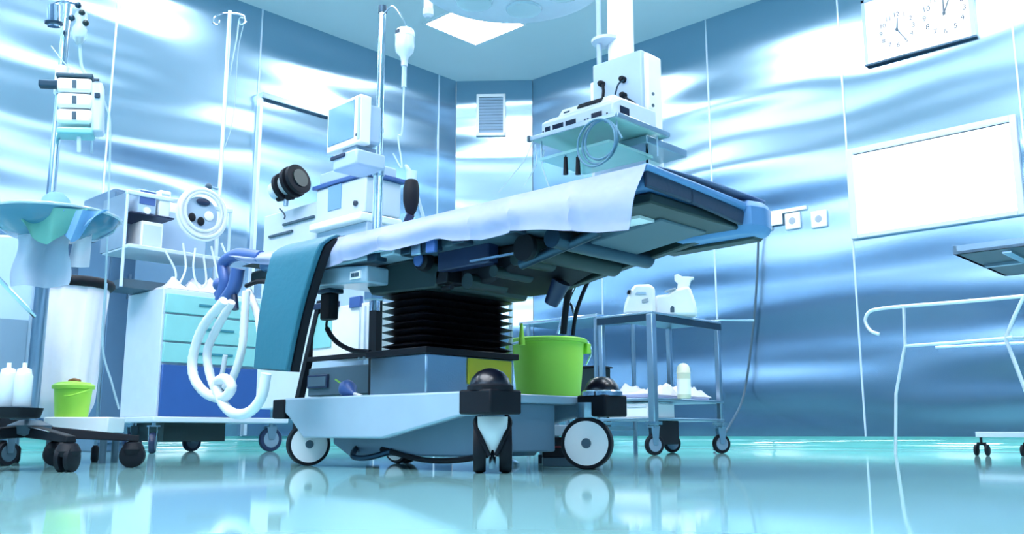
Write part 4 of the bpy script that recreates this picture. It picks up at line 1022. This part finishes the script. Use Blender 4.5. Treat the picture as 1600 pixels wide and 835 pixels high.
MB().cyl(at(326,292,x=rx-.27), Vector((pp.x,pp.y,at(326,292,x=rx-.27).z)), .008, n=10).build('clamp_arm', 'steel', ip)
o = MB().tube(smooth_path([tp_+ud*.10+Vector((0,0,-.03)), at(374,30,x=pp.x), at(370,60,x=pp.x), at(362,100,x=pp.x), at(360,118,x=pp.x)]), .005).build('drip_line', 'clear'); tag(o, 'thin pale drip line hanging right of the hook pole', 'tubing')
o = MB().tube(smooth_path([tp_+ud*.10+Vector((0,0,-.04)), at(372,80,x=pp.x), at(365,180,x=pp.x), at(352,228,x=pp.x), at(346,240,x=pp.x)]), .003).build('drip_line', 'clear'); tag(o, 'longer fine drip line falling from the hook pole top', 'tubing')

# tall grey-blue cabinet behind
ty = at(160, 640, x=-5.7); tx = ty.x
tc_ = thing('tall_cabinet', (tx, ty.y, 0), 'tall blue-grey cabinet standing behind the drawer trolley', 'cabinet')
q0 = at(152, 640, x=-5.5); q1 = at(196, 640, x=-5.5)
zc = at(190, 296, x=-5.5).z
MB().box((-5.95,q0.y,0), (-5.5,q1.y,zc)).build('carcass', 'cabinet', tc_, bevel=.006)
MB().box((-5.5,q0.y+.01,.05), (-5.485,q1.y-.012,zc*.62)).build('lower_door', 'cabinet', tc_, bevel=.003)
MB().box((-5.5,q0.y+.01,zc*.63), (-5.485,q1.y-.012,zc-.02)).build('upper_door', 'cabinet', tc_, bevel=.003)
MB().box((-5.484,q1.y-.05,.9), (-5.470,q1.y-.035,1.05)).build('handle', 'steel', tc_)

# ============================================================ LEFT: IV stand with pumps
IVC = Vector((-2.87,1.055,0))-Vector((cos(YAW),sin(YAW),0))*.048
iv = thing('iv_stand', IVC, 'chrome infusion stand on a black five-legged wheeled base at the left edge', 'stand')
zt_iv = 1.75
MB().cyl(IVC+Vector((0,0,.12)), IVC+Vector((0,0,.80)), .020, n=20).build('lower_column', 'steel', iv)
MB().cyl(IVC+Vector((0,0,.78)), IVC+Vector((0,0,zt_iv)), .013, n=16).build('upper_pole', 'chrome', iv)
MB().cyl(IVC+Vector((0,0,1.14)), IVC+Vector((0,0,1.23)), .019, n=16).build('pole_sleeve', 'white', iv)
MB().lathe(IVC, [(.045,.095),(.06,.10),(.06,.125),(.028,.14)], n=24).build('hub', 'midgrey', iv)
a0_ = math.atan2(1.034-IVC.y, -2.618-IVC.x)
for k in range(5):
    a = a0_-radians(2)+k*2*pi/5; d_ = Vector((cos(a), sin(a), 0)); n_ = Vector((-sin(a), cos(a), 0)); R_ = .30
    MB().prism([IVC+d_*.03-n_*.022+Vector((0,0,.085)), IVC+d_*.03+n_*.022+Vector((0,0,.085)), IVC+d_*.03+n_*.018+Vector((0,0,.125)), IVC+d_*.03-n_*.018+Vector((0,0,.125))], d_*.0001)if False else None
    lg = MB(); A0 = IVC+d_*.03; A1 = IVC+d_*R_
    lg.add([A0-n_*.024+Vector((0,0,.09)), A0+n_*.024+Vector((0,0,.09)), A0+n_*.018+Vector((0,0,.125)), A0-n_*.018+Vector((0,0,.125)),
            A1-n_*.016+Vector((0,0,.078)), A1+n_*.016+Vector((0,0,.078)), A1+n_*.012+Vector((0,0,.096)), A1-n_*.012+Vector((0,0,.096))],
           [(0,3,2,1),(4,5,6,7),(0,1,5,4),(1,2,6,5),(2,3,7,6),(3,0,4,7)])
    L_ = lg.build('leg', 'black', iv, bevel=.003)
    cp = IVC+d_*(R_-.015)
    ca = a+radians((40,75,20,60,95)[k])
    wx = Vector((cos(ca), sin(ca), 0))
    for s_ in (-1, 1):
        MB().lathe(cp+wx*s_*.013+Vector((0,0,.036)), [(.026,-.009),(.036,-.006),(.036,.006),(.028,.010),(.008,.012)], wx*s_, 26).build('wheel', 'black', iv)
    MB().lathe(cp+Vector((0,0,.040)), [(.030,0),(.034,.015),(.024,.034),(.010,.040)], n=18).build('caster_hood', 'black', iv)
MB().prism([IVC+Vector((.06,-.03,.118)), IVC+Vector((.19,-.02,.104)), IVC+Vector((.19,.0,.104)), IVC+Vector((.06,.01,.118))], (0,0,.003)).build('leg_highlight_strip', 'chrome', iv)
# top hooks (two fittings with bottles)
def V(px, py, dd=0): return at(px, py, d=2.86+dd)
MB().cyl(V(84,42), V(84,8), .018, n=16).build('pole_fitting', 'chrome', iv)
MB().cyl(V(84,34), V(84,38), .026, n=16).build('fitting_ring', 'darksteel', iv)
for k, (px, py) in enumerate(((122,8),(134,36),(112,28),(128,20))):
    MB().sphere(V(px,py), .010, 12).build('hook_ball', 'greenmetal' if k % 2 else 'darksteel', iv)
MB().tube(smooth_path([V(84,6), V(100,2), V(122,6)]), .005).build('hook_arm', 'chrome', iv)
# spiked drip set
ds = thing('drip_set', V(124,60), 'clear drip set hanging from the left stand above the pump', 'drip set')
MB().lathe(V(124,60), [(.008,-.02),(.020,0),(.022,.03),(.014,.05),(.020,.07),(.012,.10)], n=18).build('chamber', 'clear', ds)
MB().cyl(V(124,66), V(124,58), .012, n=14).build('valve', 'greenmetal', ds)
MB().tube(smooth_path([V(124,60), V(126,90), V(128,105), V(135,118)]), .005).build('line', 'clear', ds)
MB().tube(smooth_path([V(80,72), V(95,92), V(108,106), V(122,118)]), .002).build('side_line', 'clear', ds)
# pump stack
pc_ = V(125,168)
pm = thing('infusion_pump', pc_-Vector((0,0,.09)), 'stack of three white infusion pump modules clamped to the left stand', 'pump')
Rp = Matrix.Rotation(YAW+radians(18), 3, 'Z') @ Matrix.Rotation(radians(-4), 3, 'Y')
def pbx(c, s, nm, m, bev=.006): return MB().obox(pc_+Rp@Vector(c), s, Rp).build(nm, m, pm, bevel=bev)
for k in range(3):
    pbx((-.012,0,.062-k*.050), (.098,.07,.044), 'module', 'white', .009)
    pbx((-.012,-.0355,.062-k*.050), (.012,.003,.026), 'display', 'midgrey', .001)
pbx((-.012,0,.092), (.105,.075,.012), 'top_cover', 'midgrey', .004)
pbx((-.010,0,-.085), (.10,.075,.022), 'base_module', 'draw_teal', .006)
pbx((.050,.0,-.005), (.035,.06,.165), 'side_handle', 'offwhite', .01)
pbx((.052,-.032,.030), (.016,.008,.016), 'latch', 'darksteel', .002)
pbx((.050,-.032,.080), (.016,.006,.008), 'latch', 'ink', .002)
pbx((-.085,0,.070), (.06,.03,.022), 'pole_clamp', 'darksteel', .004)
pbx((.0,-.02,-.125), (.012,.012,.05), 'outlet_tube', 'clear', .003)
for s_, pts in enumerate(([(155,140),(165,165),(172,195),(170,300),(165,440),(160,540),(175,600),(186,640)], [(145,200),(143,240)])):
    o = MB().tube(smooth_path([V(px,py,.05) for px, py in pts]), .0035).build('infusion_line', 'clear'); tag(o, ['long clear infusion line falling from the pump stack to the floor base', 'short clear line under the pump stack'][s_], 'tubing')

# bowl with drapes on the stand
bz = at(90, 345, d=2.72).z
bw = thing('draped_basin', IVC+Vector((0,0,bz)), 'wide shallow clear basin with green and blue drapes hanging in it, on the left stand', 'basin')
bcx = at(85, 340, d=2.74); 
ctr = Vector((bcx.x, bcx.y, bz))
MB().lathe(ctr, [(.06,-.055),(.12,-.045),(.165,-.015),(.178,.012),(.183,.014),(.180,.020),(.170,.012),(.155,-.010),(.11,-.036),(.05,-.045)], n=44).build('bowl', 'basin', bw)
ringp = [ctr+Vector((.182*cos(2*pi*i/40), .182*sin(2*pi*i/40), .016)) for i in range(40)]
MB().tube(ringp, .005, 8, closed=True).build('rim', 'clear', bw)
def drape(u, v):
    a = 2*pi*u; r_ = .02+.165*v; zz = .028-.045*v**2-.05*(v > .85)*((v-.85)/.15)*(.5+.5*sin(5*a))
    return ctr+Vector((r_*cos(a)*(1+.05*sin(7*a)), r_*sin(a)*(1+.05*sin(7*a)), zz-.035*(1-v)*0+.008*sin(9*a)*v))
ncol = Vector(facing(ctr)); ncr = ud
def flap(w0, w1, top, drop, ph, out_=.165):
    def fn(u, v):
        s_ = w0+(w1-w0)*u
        tip = 1-abs(2*u-1)**1.6*.75
        return ctr+ncr*(s_*(1-.35*v*1)+.004*sin(17*u+ph))+ncol*(out_*(1-.1*v)+.010*sin(13*u+ph))+Vector((0,0,top-drop*tip*v))
    return fn
MB().grid(flap(-.15,.10,.005,.10,0), 24, 10, ncol*.002).build('green_drape', 'greencloth', bw)
MB().grid(flap(.02,.15,.0,.09,2,.160), 18, 10, ncol*.002).build('blue_drape', 'bluecloth', bw)
MB().grid(flap(-.19,-.06,.008,.05,4,.150), 14, 8, ncol*.002).build('teal_fold', 'teal', bw)
MB().lathe(ctr+Vector((-.0,0,.012)), [(.10,0),(.085,.015),(.045,.035),(.036,.06),(.02,.075)], n=20).build('cloth_peak', 'bluecloth', bw)
# translucent plastic hanging below
def film(u, v):
    p = ctr+ncr*(-.105+.16*u+.008*sin(6*v+3*u))+ncol*(.05+.03*sin(8*u))+Vector((0,0,-.04-.16*v))
    return p
o = thing('plastic_film', ctr+Vector((0,0,-.2)), 'crinkled translucent plastic bag hanging under the draped basin', 'plastic bag')
MB().grid(film, 20, 12, ncol*.003).build('film', 'clearcloth', o)
wcl = at(124, 418, d=2.70)
o = thing('white_towel', wcl, 'small white cloth hanging at the right below the draped basin', 'cloth')
MB().grid(lambda u, v: wcl+ncr*(-.026+.055*u-.01*(1-u)*(1-v))+ncol*(.005*sin(7*u))+Vector((0,0,.10*v*(.7+.3*u))), 8, 8, ncol*.003).build('towel', 'bag', o)

# big rounded pale drum at the left edge
dl = at(15, 560, d=3.0)
dm = thing('rounded_cart', (dl.x,dl.y,0), 'pale rounded grey-blue equipment cart cut by the left edge', 'cart')
zc2 = at(15,362,d=3.0).z; 
prof = []
wl = at(-60, 500, d=3.0); wr = at(50, 500, d=3.0); e_ = (wr-wl); e_.z = 0
pts = [wl.xy.to_3d(), ]
P0 = Vector((wl.x,wl.y,0)); ex = e_.normalized(); Lw = e_.length; en = -Vector(facing(wr)); en = (en-ex*.04).normalized()
poly = [P0+Vector((0,0,.20)), P0+ex*Lw+Vector((0,0,.20)), P0+ex*Lw+Vector((0,0,zc2-.06)), P0+ex*(Lw-.02)+Vector((0,0,zc2-.02)), P0+ex*(Lw-.07)+Vector((0,0,zc2)), P0+Vector((0,0,zc2+.005))]
MB().prism(poly, en*.25).build('body', 'paleblue', dm, bevel=.01)
MB().prism([P0+Vector((0,0,.20))-en*.004, P0+ex*(Lw-.012)+Vector((0,0,.20))-en*.004, P0+ex*(Lw-.012)+Vector((0,0,zc2*.62))-en*.004, P0+Vector((0,0,zc2*.64))-en*.004], en*.003).build('front_panel', 'grey', dm)
MB().prism([P0+Vector((0,0,.12)), P0+ex*Lw+Vector((0,0,.12)), P0+ex*Lw+en*.25+Vector((0,0,.12)), P0+en*.25+Vector((0,0,.12))], (0,0,.06)).build('plinth', 'black', dm)
for s_ in (.04, Lw-.04):
    for t_ in (.05,.2):
        caster(dm, P0+ex*s_+en*t_, .08, facing(P0, .6), 'black', 'midgrey', 'steel', top=.10)
# white strap and diagonal tube
o = MB().tube([at(-8,430,d=2.62), at(58,498,d=2.75)], .007).build('diagonal_tube', 'chrome'); tag(o, 'pale chrome tube slanting down across the left edge', 'tube')
o = MB().tube(smooth_path([at(57,498,d=2.75), at(64,520,d=2.75), at(62,580,d=2.75), at(58,640,d=2.75)]), .004).build('tube_line', 'clear'); tag(o, 'thin clear line dropping beside the chrome column', 'tubing')
# tray with two white canisters low at the left edge
for k, px in enumerate((8, 33)):
    b0 = at(px, 636, d=2.58)
    t = thing('white_canister', (b0.x,b0.y,b0.z), ['white canister on the low black tray, cut by the left edge', 'white canister on the low black tray, next to the chrome column'][k], 'canister')
    MB().lathe(b0, [(.022,0),(.024,.004),(.024,.085),(.020,.092)], n=20).build('body', 'fluid', t)
    MB().lathe(b0+Vector((0,0,.092)), [(.020,0),(.018,.012),(.006,.016),(.006,.03)], n=16).build('lid', 'white', t)
tb0 = at(20, 640, d=2.58)
t = thing('low_tray', (tb0.x,tb0.y,tb0.z-.03), 'black round tray low on the left stand holding white canisters', 'tray')
MB().lathe(Vector((tb0.x,tb0.y,at(20,637,d=2.58).z)), [(.06,-.030),(.07,-.028),(.078,-.0015),(.070,-.0015)], n=30).build('tray', 'black', t)
MB().cyl(Vector((tb0.x,tb0.y,tb0.z-.022)), Vector((IVC.x,IVC.y,.15)), .008, n=10).build('bracket', 'midgrey', t)

# ============================================================ bag stand with black rim, bins and lime pail
bs = at(100, 640, d=3.45); BC = Vector((bs.x,bs.y,0)); zr_ = at(117,440,d=3.45).z
bg = thing('waste_bag_stand', BC, 'white laundry bag hanging from a black rimmed ring stand', 'bag stand')
rim = [BC+Vector((.125*cos(2*pi*i/32), .125*sin(2*pi*i/32), zr_)) for i in range(32)]
MB().tube(rim, .020, 10, closed=True).build('rim', 'black', bg)
def bagf(u, v):
    a = 2*pi*u; t = v
    R_ = .125*(1-t)+.098*t if t < .9 else .098*(1-(t-.9)*2)
    R_ *= 1+.04*sin(9*a)*(.3+t)+.02*sin(17*a+4*t)
    return BC+Vector((R_*cos(a), R_*sin(a), zr_-.012-(zr_-.17)*t))
MB().grid(bagf, 64, 20).build('bag', 'bag', bg)
for k in range(3):
    a = k*2*pi/3+.5; MB().tube([BC+Vector((.14*cos(a),.14*sin(a),zr_)), BC+Vector((.15*cos(a),.15*sin(a),.06))], .006).build('leg', 'steel', bg)
    MB().lathe(BC+Vector((.15*cos(a),.15*sin(a),.0)), [(.010,0),(.014,.01),(.014,.05),(.008,.06)], n=14).build('foot', 'black', bg)
bx = at(113, 675, d=3.20)
wb = thing('white_platform', (bx.x,bx.y,0), 'low white platform box under the small lime pail', 'platform')
q0 = at(66,676,d=3.2); q1 = at(168,676,d=3.2); ex = (q1-q0); ex.z = 0; Lw = ex.length; ex.normalize(); en = Vector((-ex.y, ex.x, 0))
zA, zB = .105, at(113,652,d=3.2).z
MB().prism([Vector((q0.x,q0.y,zA)), Vector((q0.x,q0.y,zA))+ex*Lw, Vector((q0.x,q0.y,zA))+ex*Lw+en*.14, Vector((q0.x,q0.y,zA))+en*.14], (0,0,zB-zA)).build('deck', 'white', wb, bevel=.004)
for s_ in (.02, Lw-.02):
    for t_ in (.02,.12): c_ = Vector((q0.x,q0.y,0))+ex*s_+en*t_; MB().cyl(c_, c_+Vector((0,0,zA)), .012, n=12).build('foot', 'midgrey', wb)
pb_ = Vector((q0.x,q0.y,zB+.0005))+ex*.065+en*.065
bp_ = thing('lime_pail', pb_, 'small lime green pail on the white platform by the left stand', 'bucket')
ph_ = at(93,600,d=3.26).z-zB
MB().lathe(pb_, [(.052,0),(.054,.004),(.062,ph_*.8),(.064,ph_*.95),(.060,ph_*.95),(.050,.01),(.001,.01)], n=32).build('body', 'lime', bp_)
MB().lathe(pb_, [(.063,ph_*.84),(.070,ph_*.85),(.071,ph_*.95),(.064,ph_)], n=32, cap=False).build('rim', 'limedark', bp_)
MB().lathe(pb_+Vector((0,0,ph_*.94)), [(.062,0),(.055,.012),(.02,.016)], n=28).build('lid', 'lime', bp_)
MB().tube(smooth_path([pb_+Vector((-.02,-.01,ph_+.010)), pb_+Vector((-.005,0,ph_+.016)), pb_+Vector((.02,.012,ph_+.010))]), .006).build('grip', 'brown', bp_)
MB().tube(smooth_path([pb_+ncr*-.066+Vector((0,0,ph_*.85)), pb_+ncol*.066+ncr*-.03+Vector((0,0,ph_*.62)), pb_+ncol*.068+ncr*.02+Vector((0,0,ph_*.7)), pb_+ncr*.068+Vector((0,0,ph_*.88))]), .003).build('wire_handle', 'lime', bp_)
